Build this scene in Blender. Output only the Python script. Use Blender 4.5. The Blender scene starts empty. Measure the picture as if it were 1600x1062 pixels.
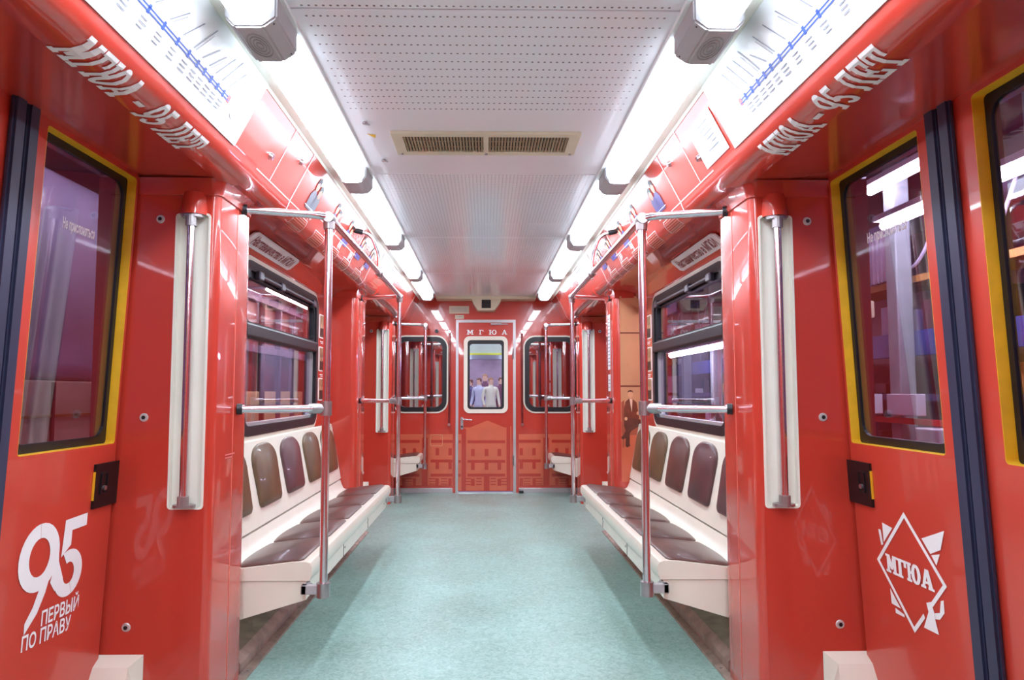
import bpy, bmesh, math, random
from mathutils import Vector, Matrix
random.seed(7)
scene = bpy.context.scene
COL = scene.collection
R = math.radians

# ---------------------------------------------------------------- camera
cam_d = bpy.data.cameras.new('camera')
cam_d.sensor_width = 36.0
cam_d.lens = 1050.0 * 36.0 / 1600.0
cam_d.shift_x = 0.0169
cam_d.shift_y = 0.0076
cam_d.clip_start = 0.02
cam = bpy.data.objects.new('camera', cam_d)
COL.objects.link(cam)
cam.location = (0, 0, 1.215)
cam.rotation_euler = (R(93.75), 0, R(-0.76))
scene.camera = cam
# ---------------------------------------------------------------- world, exposure
w = bpy.data.worlds.new('world')
scene.world = w
w.use_nodes = True
w.node_tree.nodes['Background'].inputs[0].default_value = (0.30, 0.25, 0.42, 1)
w.node_tree.nodes['Background'].inputs[1].default_value = 0.45
vs = scene.view_settings
vs.view_transform = 'Standard'
vs.look = 'None'
vs.exposure = 0.7
vs.gamma = 1.0
vs.use_curve_mapping = False
LAMP = 25.0          # emission of the carriage's fluorescent diffusers

# ---------------------------------------------------------------- materials
def lin(c):
    return tuple(((v / 255.0) / 12.92 if v / 255.0 <= 0.04045 else (((v / 255.0) + 0.055) / 1.055) ** 2.4) for v in c) + (1,)

MATS = {}
def mat(name, rgb, rough=0.4, metal=0.0, coat=0.0, var=0.06, scale=6.0, bump=0.0, bscale=60.0, spec=0.5, stretch=None):
    if name in MATS:
        return MATS[name]
    m = bpy.data.materials.new(name)
    m.use_nodes = True
    nt = m.node_tree
    b = nt.nodes['Principled BSDF']
    b.inputs['Roughness'].default_value = rough
    b.inputs['Metallic'].default_value = metal
    b.inputs['Coat Weight'].default_value = coat
    b.inputs['Coat Roughness'].default_value = 0.035
    b.inputs['Specular IOR Level'].default_value = spec
    tc = nt.nodes.new('ShaderNodeTexCoord')
    mp = nt.nodes.new('ShaderNodeMapping')
    nt.links.new(tc.outputs['Object'], mp.inputs['Vector'])
    if stretch:
        mp.inputs['Scale'].default_value = stretch
    n = nt.nodes.new('ShaderNodeTexNoise')
    n.inputs['Scale'].default_value = scale
    n.inputs['Detail'].default_value = 4
    nt.links.new(mp.outputs[0], n.inputs['Vector'])
    r = nt.nodes.new('ShaderNodeValToRGB')
    c = lin(rgb)
    r.color_ramp.elements[0].position = 0.3
    r.color_ramp.elements[1].position = 0.7
    r.color_ramp.elements[0].color = tuple(v * (1 - var) for v in c[:3]) + (1,)
    r.color_ramp.elements[1].color = tuple(min(1, v * (1 + var)) for v in c[:3]) + (1,)
    nt.links.new(n.outputs['Fac'], r.inputs['Fac'])
    nt.links.new(r.outputs['Color'], b.inputs['Base Color'])
    if bump > 0:
        n2 = nt.nodes.new('ShaderNodeTexNoise')
        n2.inputs['Scale'].default_value = bscale
        nt.links.new(mp.outputs[0], n2.inputs['Vector'])
        bp = nt.nodes.new('ShaderNodeBump')
        bp.inputs['Strength'].default_value = bump
        bp.inputs['Distance'].default_value = 0.004
        nt.links.new(n2.outputs['Fac'], bp.inputs['Height'])
        nt.links.new(bp.outputs[0], b.inputs['Normal'])
    MATS[name] = m
    return m

def emis(name, rgb, strength):
    m = bpy.data.materials.new(name)
    m.use_nodes = True
    b = m.node_tree.nodes['Principled BSDF']
    b.inputs['Base Color'].default_value = lin(rgb)
    b.inputs['Emission Color'].default_value = lin(rgb)
    b.inputs['Emission Strength'].default_value = strength
    return m

def glass(name, tint, base, edge, rough=0.02):
    m = bpy.data.materials.new(name)
    m.use_nodes = True
    nt = m.node_tree
    nt.nodes.remove(nt.nodes['Principled BSDF'])
    out = nt.nodes['Material Output']
    t = nt.nodes.new('ShaderNodeBsdfTransparent')
    t.inputs[0].default_value = lin(tint)
    g = nt.nodes.new('ShaderNodeBsdfGlossy')
    g.inputs['Roughness'].default_value = rough
    lw = nt.nodes.new('ShaderNodeLayerWeight')
    pw = nt.nodes.new('ShaderNodeMath'); pw.operation = 'POWER'; pw.inputs[1].default_value = 2.5
    ml = nt.nodes.new('ShaderNodeMath'); ml.operation = 'MULTIPLY_ADD'
    ml.inputs[1].default_value = edge
    ml.inputs[2].default_value = base
    mx = nt.nodes.new('ShaderNodeMixShader')
    nt.links.new(lw.outputs['Facing'], pw.inputs[0])
    nt.links.new(pw.outputs[0], ml.inputs[0])
    nt.links.new(ml.outputs[0], mx.inputs[0])
    nt.links.new(t.outputs[0], mx.inputs[1])
    nt.links.new(g.outputs[0], mx.inputs[2])
    nt.links.new(mx.outputs[0], out.inputs['Surface'])
    return m

RED = mat('red_vinyl', (200, 62, 47), 0.26, coat=1.0, var=0.04, scale=2.0, bump=0.012, bscale=9)
REDD = mat('red_door_paint', (203, 65, 50), 0.3, coat=0.45, var=0.03, scale=3.0, bump=0.04, bscale=25)
REDPRINT = mat('red_print', (192, 54, 40), 0.3, coat=0.5, var=0.03)
CREAM = mat('cream_plastic', (240, 234, 218), 0.3, coat=0.3, var=0.03)
IVORY = mat('ivory_plastic', (244, 243, 230), 0.35, coat=0.2, var=0.03)
WHITE = mat('white_plastic', (238, 238, 238), 0.35, coat=0.2, var=0.02)
PRINTW = mat('white_print', (246, 244, 244), 0.4, var=0.02)
PANELW = mat('map_board', (226, 226, 226), 0.35, var=0.02)
BROWN = mat('brown_leatherette', (92, 60, 54), 0.36, coat=0.15, var=0.18, scale=9, bump=0.15, bscale=220)
OLIVE = mat('olive_leatherette', (98, 76, 52), 0.36, coat=0.15, var=0.18, scale=9, bump=0.15, bscale=220)
PLUM = mat('plum_leatherette', (88, 56, 58), 0.36, coat=0.15, var=0.18, scale=9, bump=0.15, bscale=220)
CHROME = mat('polished_steel', (226, 216, 224), 0.17, metal=1.0, var=0.05)
STEEL = mat('brushed_steel', (178, 174, 176), 0.34, metal=0.9, var=0.1, scale=20)
FRAMEM = mat('grey_aluminium', (200, 198, 200), 0.35, metal=0.6, var=0.06)
RAILM = mat('worn_brown_metal', (178, 158, 146), 0.45, metal=0.3, var=0.25, scale=14, bump=0.1)
GREYP = mat('grey_plastic', (176, 174, 176), 0.45, var=0.05)
BLACK = mat('black_rubber', (22, 22, 28), 0.42, var=0.2)
NAVY = mat('navy_rubber', (48, 52, 78), 0.4, var=0.15, scale=12, stretch=(1, 1, 0.2))
YELLOW = mat('yellow_paint', (238, 184, 40), 0.4, var=0.1, scale=14)
DARK = mat('dark_paint', (20, 17, 20), 0.4, var=0.2)
BRASS = mat('beige_enamel', (214, 204, 178), 0.4, var=0.04)
GRILLE = mat('tan_grille', (158, 136, 106), 0.5, var=0.12)
GRILLED = mat('dark_grille_back', (64, 50, 38), 0.7)
ORANGE = mat('orange_print', (216, 104, 74), 0.3, coat=0.5, var=0.05)
TAN = mat('tan_print', (218, 156, 116), 0.3, coat=0.5, var=0.08, scale=4)
SEPIA = mat('sepia_print', (128, 62, 44), 0.35, coat=0.4, var=0.2, scale=20)
SKIN = mat('skin_print', (214, 160, 132), 0.4, var=0.08)
PURPLE = mat('violet_print', (86, 74, 148), 0.4, var=0.15, scale=20)
GREYPR = mat('grey_print', (128, 130, 146), 0.45, var=0.05)
BLUEPR = mat('blue_print', (52, 84, 176), 0.45, var=0.05)
DKRED = mat('dark_red_print', (132, 30, 34), 0.4, var=0.05)
PLATE = mat('grey_white_plate', (222, 218, 220), 0.35, coat=0.3, var=0.03)
PHOTO = mat('photo_print', (150, 118, 84), 0.35, coat=0.4, var=0.6, scale=26)
GLASS_SIDE = glass('side_glass', (226, 214, 232), 0.07, 0.55)
GLASS_END = glass('end_mirror_glass', (120, 90, 110), 0.62, 0.2)
GLASS_DOOR = glass('end_door_glass', (232, 234, 242), 0.06, 0.4)
LIGHT = emis('lamp_diffuser', (228, 242, 255), LAMP)
LIGHTS = emis('lamp_diffuser_side', (228, 242, 255), LAMP * 0.09)

def floor_material():
    m = bpy.data.materials.new('green_linoleum')
    m.use_nodes = True
    nt = m.node_tree
    b = nt.nodes['Principled BSDF']
    b.inputs['Roughness'].default_value = 0.34
    b.inputs['Specular IOR Level'].default_value = 0.45
    tc = nt.nodes.new('ShaderNodeTexCoord')
    n1 = nt.nodes.new('ShaderNodeTexNoise'); n1.inputs['Scale'].default_value = 34; n1.inputs['Detail'].default_value = 6
    n1.inputs['Distortion'].default_value = 1.6
    n2 = nt.nodes.new('ShaderNodeTexNoise'); n2.inputs['Scale'].default_value = 2.2; n2.inputs['Detail'].default_value = 5
    n3 = nt.nodes.new('ShaderNodeTexVoronoi'); n3.inputs['Scale'].default_value = 150
    for n in (n1, n2, n3):
        nt.links.new(tc.outputs['Object'], n.inputs['Vector'])
    r1 = nt.nodes.new('ShaderNodeValToRGB')
    r1.color_ramp.elements[0].position = 0.32; r1.color_ramp.elements[0].color = lin((112, 148, 138))
    r1.color_ramp.elements[1].position = 0.68; r1.color_ramp.elements[1].color = lin((178, 210, 202))
    nt.links.new(n1.outputs['Fac'], r1.inputs['Fac'])
    r2 = nt.nodes.new('ShaderNodeValToRGB')
    r2.color_ramp.elements[0].position = 0.3; r2.color_ramp.elements[0].color = lin((126, 152, 140))
    r2.color_ramp.elements[1].position = 0.7; r2.color_ramp.elements[1].color = lin((158, 196, 188))
    nt.links.new(n2.outputs['Fac'], r2.inputs['Fac'])
    mx = nt.nodes.new('ShaderNodeMix'); mx.data_type = 'RGBA'; mx.inputs[0].default_value = 0.5
    nt.links.new(r1.outputs[0], mx.inputs[6]); nt.links.new(r2.outputs[0], mx.inputs[7])
    nt.links.new(mx.outputs[2], b.inputs['Base Color'])
    bp = nt.nodes.new('ShaderNodeBump'); bp.inputs['Strength'].default_value = 0.12; bp.inputs['Distance'].default_value = 0.003
    nt.links.new(n1.outputs['Fac'], bp.inputs['Height'])
    nt.links.new(bp.outputs[0], b.inputs['Normal'])
    rr = nt.nodes.new('ShaderNodeMapRange'); rr.inputs[3].default_value = 0.26; rr.inputs[4].default_value = 0.5
    nt.links.new(n2.outputs['Fac'], rr.inputs[0]); nt.links.new(rr.outputs[0], b.inputs['Roughness'])
    return m
FLOORM = floor_material()

def perforated(name, sx, sy, radius, y0, y1):
    """white glossy sheet with rows of small punched holes between y0 and y1"""
    m = bpy.data.materials.new(name)
    m.use_nodes = True
    nt = m.node_tree
    b = nt.nodes['Principled BSDF']
    b.inputs['Roughness'].default_value = 0.24
    b.inputs['Coat Weight'].default_value = 0.4
    b.inputs['Coat Roughness'].default_value = 0.1
    tc = nt.nodes.new('ShaderNodeTexCoord')
    sp = nt.nodes.new('ShaderNodeSeparateXYZ')
    nt.links.new(tc.outputs['Object'], sp.inputs[0])
    def M(op, a, bb=None, c=None):
        n = nt.nodes.new('ShaderNodeMath'); n.operation = op
        for i, v in enumerate((a, bb, c)):
            if v is None: continue
            if isinstance(v, (int, float)): n.inputs[i].default_value = v
            else: nt.links.new(v, n.inputs[i])
        return n.outputs[0]
    yr = M('DIVIDE', sp.outputs[1], sy)
    xr = M('DIVIDE', sp.outputs[0], sx)
    fx = M('SUBTRACT', M('FRACT', xr), 0.5)
    fy = M('SUBTRACT', M('FRACT', yr), 0.5)
    d = M('SQRT', M('ADD', M('POWER', M('MULTIPLY', fx, sx), 2), M('POWER', M('MULTIPLY', fy, sy), 2)))
    hole = M('LESS_THAN', d, radius)
    inside = M('MULTIPLY', M('GREATER_THAN', sp.outputs[1], y0), M('LESS_THAN', sp.outputs[1], y1))
    inside = M('MULTIPLY', inside, M('LESS_THAN', M('ABSOLUTE', sp.outputs[0]), 0.56))
    fac = M('MULTIPLY', hole, inside)
    mx = nt.nodes.new('ShaderNodeMix'); mx.data_type = 'RGBA'
    nt.links.new(fac, mx.inputs[0])
    mx.inputs[6].default_value = lin((238, 238, 244)); mx.inputs[7].default_value = lin((120, 106, 106))
    nt.links.new(mx.outputs[2], b.inputs['Base Color'])
    bp = nt.nodes.new('ShaderNodeBump'); bp.inputs['Strength'].default_value = 0.4; bp.inputs['Distance'].default_value = 0.003
    bp.invert = True
    nt.links.new(fac, bp.inputs['Height']); nt.links.new(bp.outputs[0], b.inputs['Normal'])
    return m

# ---------------------------------------------------------------- mesh helpers
def new():
    return bmesh.new()

def link(name, me, m, parent=None):
    o = bpy.data.objects.new(name, me)
    COL.objects.link(o)
    if m:
        me.materials.clear()
        for mm in (m if isinstance(m, (list, tuple)) else [m]):
            me.materials.append(mm)
    if parent:
        o.parent = parent
        o.matrix_parent_inverse = parent.matrix_basis.inverted()
    return o

def obj(name, bm, m, parent=None, smooth=False, recalc=True):
    if recalc:
        bmesh.ops.recalc_face_normals(bm, faces=bm.faces)
    me = bpy.data.meshes.new(name)
    bm.to_mesh(me)
    bm.free()
    if smooth:
        for p in me.polygons:
            p.use_smooth = True
        try:
            me.set_sharp_from_angle(angle=R(40))
        except Exception:
            pass
    return link(name, me, m, parent)

def tag(o, label, cat, group=None, kind=None):
    o['label'] = label
    o['category'] = cat
    if group: o['group'] = group
    if kind: o['kind'] = kind
    return o

def empty(name, loc, label, cat, group=None, kind=None):
    o = bpy.data.objects.new(name, None)
    o.empty_display_size = 0.1
    COL.objects.link(o)
    o.location = loc
    return tag(o, label, cat, group, kind)

def box(bm, x0, x1, y0, y1, z0, z1, bev=0.0, seg=2):
    v = [bm.verts.new(p) for p in ((x0, y0, z0), (x1, y0, z0), (x1, y1, z0), (x0, y1, z0), (x0, y0, z1), (x1, y0, z1), (x1, y1, z1), (x0, y1, z1))]
    fs = [bm.faces.new([v[i] for i in f]) for f in ((0, 3, 2, 1), (4, 5, 6, 7), (0, 1, 5, 4), (1, 2, 6, 5), (2, 3, 7, 6), (3, 0, 4, 7))]
    if bev > 0:
        es = list({e for f in fs for e in f.edges})
        bmesh.ops.bevel(bm, geom=es, offset=bev, segments=seg, affect='EDGES', profile=0.5)
    return bm

def plate(bm, outer, holes, fn, w0, w1):
    """flat sheet with holes: outline (u,v) lists, thickness w0..w1, fn(u,v,w) -> point"""
    loops = [outer] + list(holes)
    if not holes:
        a = [bm.verts.new(fn(u, v, w0)) for u, v in outer]
        b = [bm.verts.new(fn(u, v, w1)) for u, v in outer]
        bm.faces.new(a); bm.faces.new(b)
        n = len(a)
        for i in range(n):
            bm.faces.new([a[i], a[(i + 1) % n], b[(i + 1) % n], b[i]])
        return bm
    tmp = bmesh.new()
    idx = 0
    edges = []
    for lp in loops:
        vs_ = [tmp.verts.new((u, v, 0)) for u, v in lp]
        for i in range(len(vs_)):
            edges.append(tmp.edges.new((vs_[i], vs_[(i + 1) % len(vs_)])))
    bmesh.ops.triangle_fill(tmp, edges=edges, use_beauty=True)
    tmp.verts.index_update()
    P = [v.co.copy() for v in tmp.verts]
    F = [[v.index for v in f.verts] for f in tmp.faces]
    tmp.free()
    a = [bm.verts.new(fn(p.x, p.y, w0)) for p in P]
    b = [bm.verts.new(fn(p.x, p.y, w1)) for p in P]
    for f in F:
        bm.faces.new([a[i] for i in f]); bm.faces.new([b[i] for i in f])
    k = 0
    for lp in loops:
        n = len(lp)
        for i in range(n):
            i0, i1 = k + i, k + (i + 1) % n
            bm.faces.new([a[i0], a[i1], b[i1], b[i0]])
        k += n
    return bm

def rrect(u0, u1, v0, v1, r, n=6):
    pts = []
    for cx, cy, a0 in ((u1 - r, v1 - r, 0), (u0 + r, v1 - r, 90), (u0 + r, v0 + r, 180), (u1 - r, v0 + r, 270)):
        for i in range(n + 1):
            a = R(a0 + 90.0 * i / n)
            pts.append((cx + r * math.cos(a), cy + r * math.sin(a)))
    return pts

def rect(u0, u1, v0, v1):
    return [(u0, v0), (u1, v0), (u1, v1), (u0, v1)]

def tube(bm, pts, r, n=12, caps=True):
    pts = [Vector(p) for p in pts]
    rings = []
    t0 = (pts[1] - pts[0]).normalized()
    ref = Vector((0, 0, 1)) if abs(t0.z) < 0.9 else Vector((1, 0, 0))
    nrm = t0.cross(ref).normalized()
    for i, p in enumerate(pts):
        if i == 0: t = (pts[1] - pts[0]).normalized()
        elif i == len(pts) - 1: t = (pts[-1] - pts[-2]).normalized()
        else: t = ((pts[i + 1] - p).normalized() + (p - pts[i - 1]).normalized()).normalized()
        nrm = (nrm - t * nrm.dot(t)).normalized()
        bn = t.cross(nrm)
        rr = r[i] if isinstance(r, (list, tuple)) else r
        rings.append([bm.verts.new(p + (nrm * math.cos(2 * math.pi * k / n) + bn * math.sin(2 * math.pi * k / n)) * rr) for k in range(n)])
    for a, b in zip(rings, rings[1:]):
        for k in range(n):
            bm.faces.new([a[k], a[(k + 1) % n], b[(k + 1) % n], b[k]])
    if caps:
        bm.faces.new(rings[0]); bm.faces.new(rings[-1])
    return bm

def bend(pts, rad, n=6):
    """polyline with its inner corners rounded"""
    out = [Vector(pts[0])]
    for i in range(1, len(pts) - 1):
        a, b, c = Vector(pts[i - 1]), Vector(pts[i]), Vector(pts[i + 1])
        d1, d2 = (a - b), (c - b)
        k = min(rad, d1.length * 0.49, d2.length * 0.49)
        p0, p1 = b + d1.normalized() * k, b + d2.normalized() * k
        for j in range(n + 1):
            t = j / n
            out.append(p0 * (1 - t) ** 2 + b * 2 * t * (1 - t) + p1 * t * t)
    out.append(Vector(pts[-1]))
    return out

def loft(bm, prof, y0, y1, s=1, closed=False, ny=1):
    rows = [[bm.verts.new((s * x, y0 + (y1 - y0) * k / ny, z)) for x, z in prof] for k in range(ny + 1)]
    n = len(prof)
    for a, b in zip(rows, rows[1:]):
        for i in range(n if closed else n - 1):
            bm.faces.new([a[i], a[(i + 1) % n], b[(i + 1) % n], b[i]])
    if closed:
        bm.faces.new(rows[0]); bm.faces.new(rows[-1])
    return bm

def decal(name, polys, fn, m, parent, cuts=()):
    """flat print: polygons in (u,v) carried onto a surface by fn(u,v)"""
    bm = new()
    for k, p in enumerate(polys):
        vs_ = [bm.verts.new((u, v, (k % 12) * 6e-5)) for u, v in p]
        try:
            bm.faces.new(vs_)
        except ValueError:
            pass
    return _decal_finish(name, bm, fn, m, parent, cuts)

def _decal_finish(name, bm, fn, m, parent, cuts):
    for c in cuts:
        bmesh.ops.bisect_plane(bm, geom=list(bm.verts) + list(bm.edges) + list(bm.faces), plane_co=(0, c, 0), plane_no=(0, 1, 0))
    bmesh.ops.triangulate(bm, faces=bm.faces)
    ref = Vector((0, 4, 1.2))
    for v in bm.verts:
        u_, v_, lift = v.co
        p = Vector(fn(u_, v_))
        if lift > 0:      # overlapping pieces of one print lie in thin layers, like cut vinyl
            n_ = (Vector(fn(u_ + 1e-3, v_)) - p).cross(Vector(fn(u_, v_ + 1e-3)) - p)
            if n_.length > 0:
                n_.normalize()
                p += n_ * (lift if n_.dot(ref - p) > 0 else -lift)
        v.co = p
    return obj(name, bm, m, parent, recalc=False)

def text_decal(name, body, u0, u1, v0, v1, fn, m, parent, cuts=(), weight=0.0, shear=0.0):
    """print text stretched into the box u0..u1, v0..v1 (v0 = baseline, v1 = cap height)"""
    cu = bpy.data.curves.new('text', 'FONT')
    cu.body = body
    cu.size = 1.0
    cu.offset = weight
    cu.shear = shear
    cu.resolution_u = 3
    to = bpy.data.objects.new('text', cu)
    COL.objects.link(to)
    dg = bpy.context.evaluated_depsgraph_get()
    me = bpy.data.meshes.new_from_object(to.evaluated_get(dg))
    bpy.data.objects.remove(to)
    bm = new()
    bm.from_mesh(me)
    bpy.data.meshes.remove(me)
    xs = [v.co.x for v in bm.verts]
    if not xs:
        bm.free(); return None
    cap = 0.73
    for v in bm.verts:
        v.co.x = u0 + (u1 - u0) * (v.co.x - min(xs)) / (max(xs) - min(xs))
        v.co.y = v0 + (v1 - v0) * v.co.y / cap
        v.co.z = 0
    return _decal_finish(name, bm, fn, m, parent, cuts)

def arc(cx, cy, rx, ry, ix, iy, a0, a1, n=18):
    out = []
    for i in range(n):
        t0, t1 = R(a0 + (a1 - a0) * i / n), R(a0 + (a1 - a0) * (i + 1) / n)
        out.append([(cx + rx * math.cos(t0), cy + ry * math.sin(t0)), (cx + rx * math.cos(t1), cy + ry * math.sin(t1)),
                    (cx + ix * math.cos(t1), cy + iy * math.sin(t1)), (cx + ix * math.cos(t0), cy + iy * math.sin(t0))])
    return out

def ell(cx, cy, rx, ry, n=14):
    return [(cx + rx * math.cos(2 * math.pi * i / n), cy + ry * math.sin(2 * math.pi * i / n)) for i in range(n)]

# slab-serif capitals drawn as polygons in a unit-high box: width, polygons
GL = {
 'М': (1.08, [rect(.12, .30, 0, 1), rect(.78, .96, 0, 1), [(.12, 1), (.36, 1), (.62, .22), (.46, .22)], [(.96, 1), (.72, 1), (.46, .22), (.62, .22)],
              rect(0, .40, 0, .13), rect(.68, 1.08, 0, .13), rect(0, .2, .87, 1), rect(.88, 1.08, .87, 1)]),
 'Г': (.80, [rect(.12, .32, 0, 1), rect(0, .8, .86, 1), rect(.66, .8, .62, 1), rect(0, .44, 0, .13)]),
 'Ю': (1.2, [rect(.10, .28, 0, 1), rect(0, .38, 0, .13), rect(0, .38, .87, 1), rect(.28, .5, .43, .57)] + arc(.82, .5, .38, .52, .18, .38, 0, 360, 24)),
 'А': (1.06, [[(.08, 0), (.22, 0), (.56, 1), (.42, 1)], [(.40, 1), (.64, 1), (.98, 0), (.74, 0)], rect(.24, .8, .26, .38), rect(0, .34, 0, .13), rect(.64, 1.06, 0, .13)]),
 '–': (.62, [rect(.02, .6, .42, .56)]),
 ' ': (.3, []),
 '9': (.72, arc(.36, .66, .36, .36, .17, .2, 0, 360) + [[(.53, .66), (.72, .66), (.66, .36), (.46, .02), (.12, 0), (.12, .12), (.34, .16), (.5, .4)]]),
 '5': (.72, [rect(.1, .66, .85, 1), rect(.1, .26, .5, 1)] + arc(.32, .31, .38, .33, .19, .18, 140, -150)),
 'Л': (1.04, [rect(.72, .92, 0, 1), rect(.22, .92, .87, 1), [(.3, 1), (.44, 1), (.36, .2), (.2, 0), (0, 0), (0, .14), (.16, .2)], rect(.62, 1.04, 0, .13)]),
 'Е': (.84, [rect(.1, .3, 0, 1), rect(0, .82, 0, .14), rect(0, .8, .86, 1), rect(.3, .6, .43, .57), rect(.68, .82, 0, .34), rect(.66, .8, .66, 1), rect(.52, .62, .34, .66)]),
 'Т': (.96, [rect(.38, .58, 0, 1), rect(0, .96, .86, 1), rect(0, .14, .6, 1), rect(.82, .96, .6, 1), rect(.24, .72, 0, .13)]),
}
def slab(text, gap=0.08, shear=0.0):
    x, out = 0.0, []
    for ch in text:
        wd, ps = GL[ch]
        out += [[(x + u + shear * v, v) for u, v in p] for p in ps]
        x += wd + gap
    return x - gap, out

def slab_decal(name, text, u0, u1, v0, v1, fn, m, parent, cuts=(), gap=0.08, shear=0.0, bold=0.0):
    wd, ps = slab(text, gap, shear)
    if bold:
        ps = [[(u + k, v) for u, v in p] for k in (-bold, bold) for p in ps]
    ps = [[(u0 + (u1 - u0) * u / wd, v0 + (v1 - v0) * v) for u, v in p] for p in ps]
    return decal(name, ps, fn, m, parent, cuts)

def side_word(s):
    return 'left' if s < 0 else 'right'

YB, YE = -3.6, 8.2        # ends of the carriage interior
# ================================================================= STRUCTURE
# floor
bm = new(); box(bm, -1.47, 1.47, YB, YE + 0.05, -0.06, 0.0)
fl = obj('floor', bm, FLOORM)
tag(fl, 'speckled pale green linoleum floor running down the aisle', 'floor', kind='structure')

# ceiling: separate white sheets
ceil = empty('ceiling', (0, 0, 2.36), 'white perforated ceiling sheets between the two lamp rows', 'ceiling', kind='structure')
PERF_A = perforated('perforated_sheet_wide', 0.0215, 0.056, 0.0042, -9, 2.68)
PERF_B = perforated('perforated_sheet_fine', 0.020, 0.030, 0.0034, -9, 9)
seams = [YB, -2.6, -1.08, 0.43, 1.95, 3.476, 4.935, 6.45, 7.98]
for i in range(len(seams) - 1):
    y0, y1 = seams[i], seams[i + 1]
    bm = new(); box(bm, -0.605, 0.605, y0 + 0.003, y1 - 0.003, 2.36, 2.385, 0.002, 1)
    obj('ceiling_panel', bm, PERF_A if y1 < 3.6 else PERF_B, ceil)
bm = new(); box(bm, -0.66, 0.66, YB, YE, 2.386, 2.42)
obj('ceiling_backing', bm, WHITE, ceil)
bm = new(); box(bm, -0.60, 0.60, 7.985, YE, 2.325, 2.384, 0.006)
obj('ceiling_end_trim', bm, BRASS, ceil)
for s in (-1, 1):
    bm = new(); box(bm, min(s * .585, s * .606), max(s * .585, s * .606), YB, 7.98, 2.348, 2.362, 0.003)
    obj('ceiling_edge_strip', bm, WHITE, ceil)

# cove profile beside the lamps: steep board, rounded nose, start of soffit
CP = [(.800, 2.352), (.9250, 2.110), (.9300, 2.094), (.9380, 2.076), (.9500, 2.060), (.9680, 2.047), (.9900, 2.040), (1.15, 2.036)]
CA = [0.0]
for a, b in zip(CP, CP[1:]):
    CA.append(CA[-1] + math.hypot(b[0] - a[0], b[1] - a[1]))
def cove(s, y, a, off=0.002):
    """point on the cove of side s at arc length a from the lamp row, off = distance proud of it"""
    a = max(0.0, min(a, CA[-1] - 1e-6))
    for i in range(len(CA) - 1):
        if a <= CA[i + 1]:
            t = (a - CA[i]) / (CA[i + 1] - CA[i])
            (x0, z0), (x1, z1) = CP[i], CP[i + 1]
            dx, dz = x1 - x0, z1 - z0
            l = math.hypot(dx, dz)
            return Vector((s * (x0 + dx * t + dz / l * off), y, z0 + dz * t - dx / l * off))
CUTS = CA[1:-1]
DOORS = ((1.24, 2.58), (5.78, 7.38))
coves = {}
for s in (-1, 1):
    bm = new()
    pr = CP[:-1] + [(1.02, 2.065), (.83, 2.375)]
    loft(bm, pr, YB, YE, s, closed=True)
    t = obj('trim_%d' % (1 if s < 0 else 2), bm, RED, smooth=True)
    tag(t, 'red rounded cove above the %s doors and seats' % side_word(s), 'cove', kind='structure')
    coves[s] = t
    # ceiling lamp ledge between lamps and cove
    bm = new(); loft(bm, [(.742, 2.335), (.800, 2.338), (.8085, 2.330), (.8085, 2.40), (.742, 2.40)], YB, YE, s, closed=True)
    obj('lamp_ledge', bm, IVORY, t)
    bm = new(); loft(bm, [(.603, 2.37), (.745, 2.37), (.745, 2.41), (.603, 2.41)], YB, YE, s, closed=True)
    obj('lamp_channel', bm, WHITE, t)
    # soffits over doors, sloping soffit over benches
    for y0, y1 in DOORS:
        bm = new(); loft(bm, [(.985, 2.0405), (1.50, 2.052), (1.50, 2.10), (.985, 2.10)], y0 - .02, y1 + .02, s, closed=True)
        obj('door_soffit', bm, RED, t)
        # thicker header over the doorway
        bm = new()
        hp = [(cove(1, 0, a, 0.006).x, cove(1, 0, a, 0.006).z) for a in (0.26, CA[1], CA[2], CA[3], CA[4], CA[5], CA[6], CA[6] + 0.05)]
        hq = [(cove(1, 0, a, -0.004).x, cove(1, 0, a, -0.004).z) for a in (0.26, CA[2], CA[4], CA[6] + 0.05)]
        loft(bm, hp + hq[::-1], y0 - .03, y1 + .06, s, closed=True)
        obj('door_header', bm, RED, t, smooth=True)
    for y0, y1 in ((YB, 1.22), (2.60, 5.76), (7.40, YE)):
        bm = new(); loft(bm, [(.985, 2.0405), (1.15, 2.036), (1.20, 2.012), (1.255, 1.945), (1.30, 1.945), (1.30, 2.1), (.985, 2.1)], y0, y1, s, closed=True)
        obj('bench_soffit', bm, RED, t, smooth=True)

# side walls behind the benches
WY0, WY1, WZ0, WZ1 = 3.41, 4.945, 0.985, 1.905
walls = {}
for s in (-1, 1):
    fn = lambda u, v, w_, s=s: (s * w_, u, v)
    bm = new()
    plate(bm, rect(2.62, 5.74, 0.0, 2.02), [rrect(WY0, WY1, WZ0, WZ1, 0.11)], fn, 1.25, 1.30)
    wl = obj('wall_%s' % side_word(s), bm, RED)
    tag(wl, 'red %s side wall around the bench window' % side_word(s), 'wall', kind='structure')
    walls[s] = wl
    bm = new(); box(bm, min(s * 1.25, s * 1.30), max(s * 1.25, s * 1.30), 7.42, YE, 0, 2.02); obj('end_bay_panel', bm, RED, wl)
    bm = new(); box(bm, min(s * 1.25, s * 1.30), max(s * 1.25, s * 1.30), YB, 1.2, 0, 2.02); obj('near_bay_panel', bm, RED, wl)
    bm = new(); box(bm, min(s * 1.202, s * 1.249), max(s * 1.202, s * 1.249), 2.96, 5.40, 0.0, 0.46, 0.004); obj('cream_skirting_panel', bm, CREAM, wl)
    # cream moulded surround below and around the window
    bm = new()
    plate(bm, rrect(WY0 - .028, WY1 + .028, WZ0 - .03, WZ1 + .028, 0.13), [rrect(WY0, WY1, WZ0, WZ1, 0.11)], fn, 1.238, 1.256)
    obj('window_surround', bm, CREAM, wl)

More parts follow.
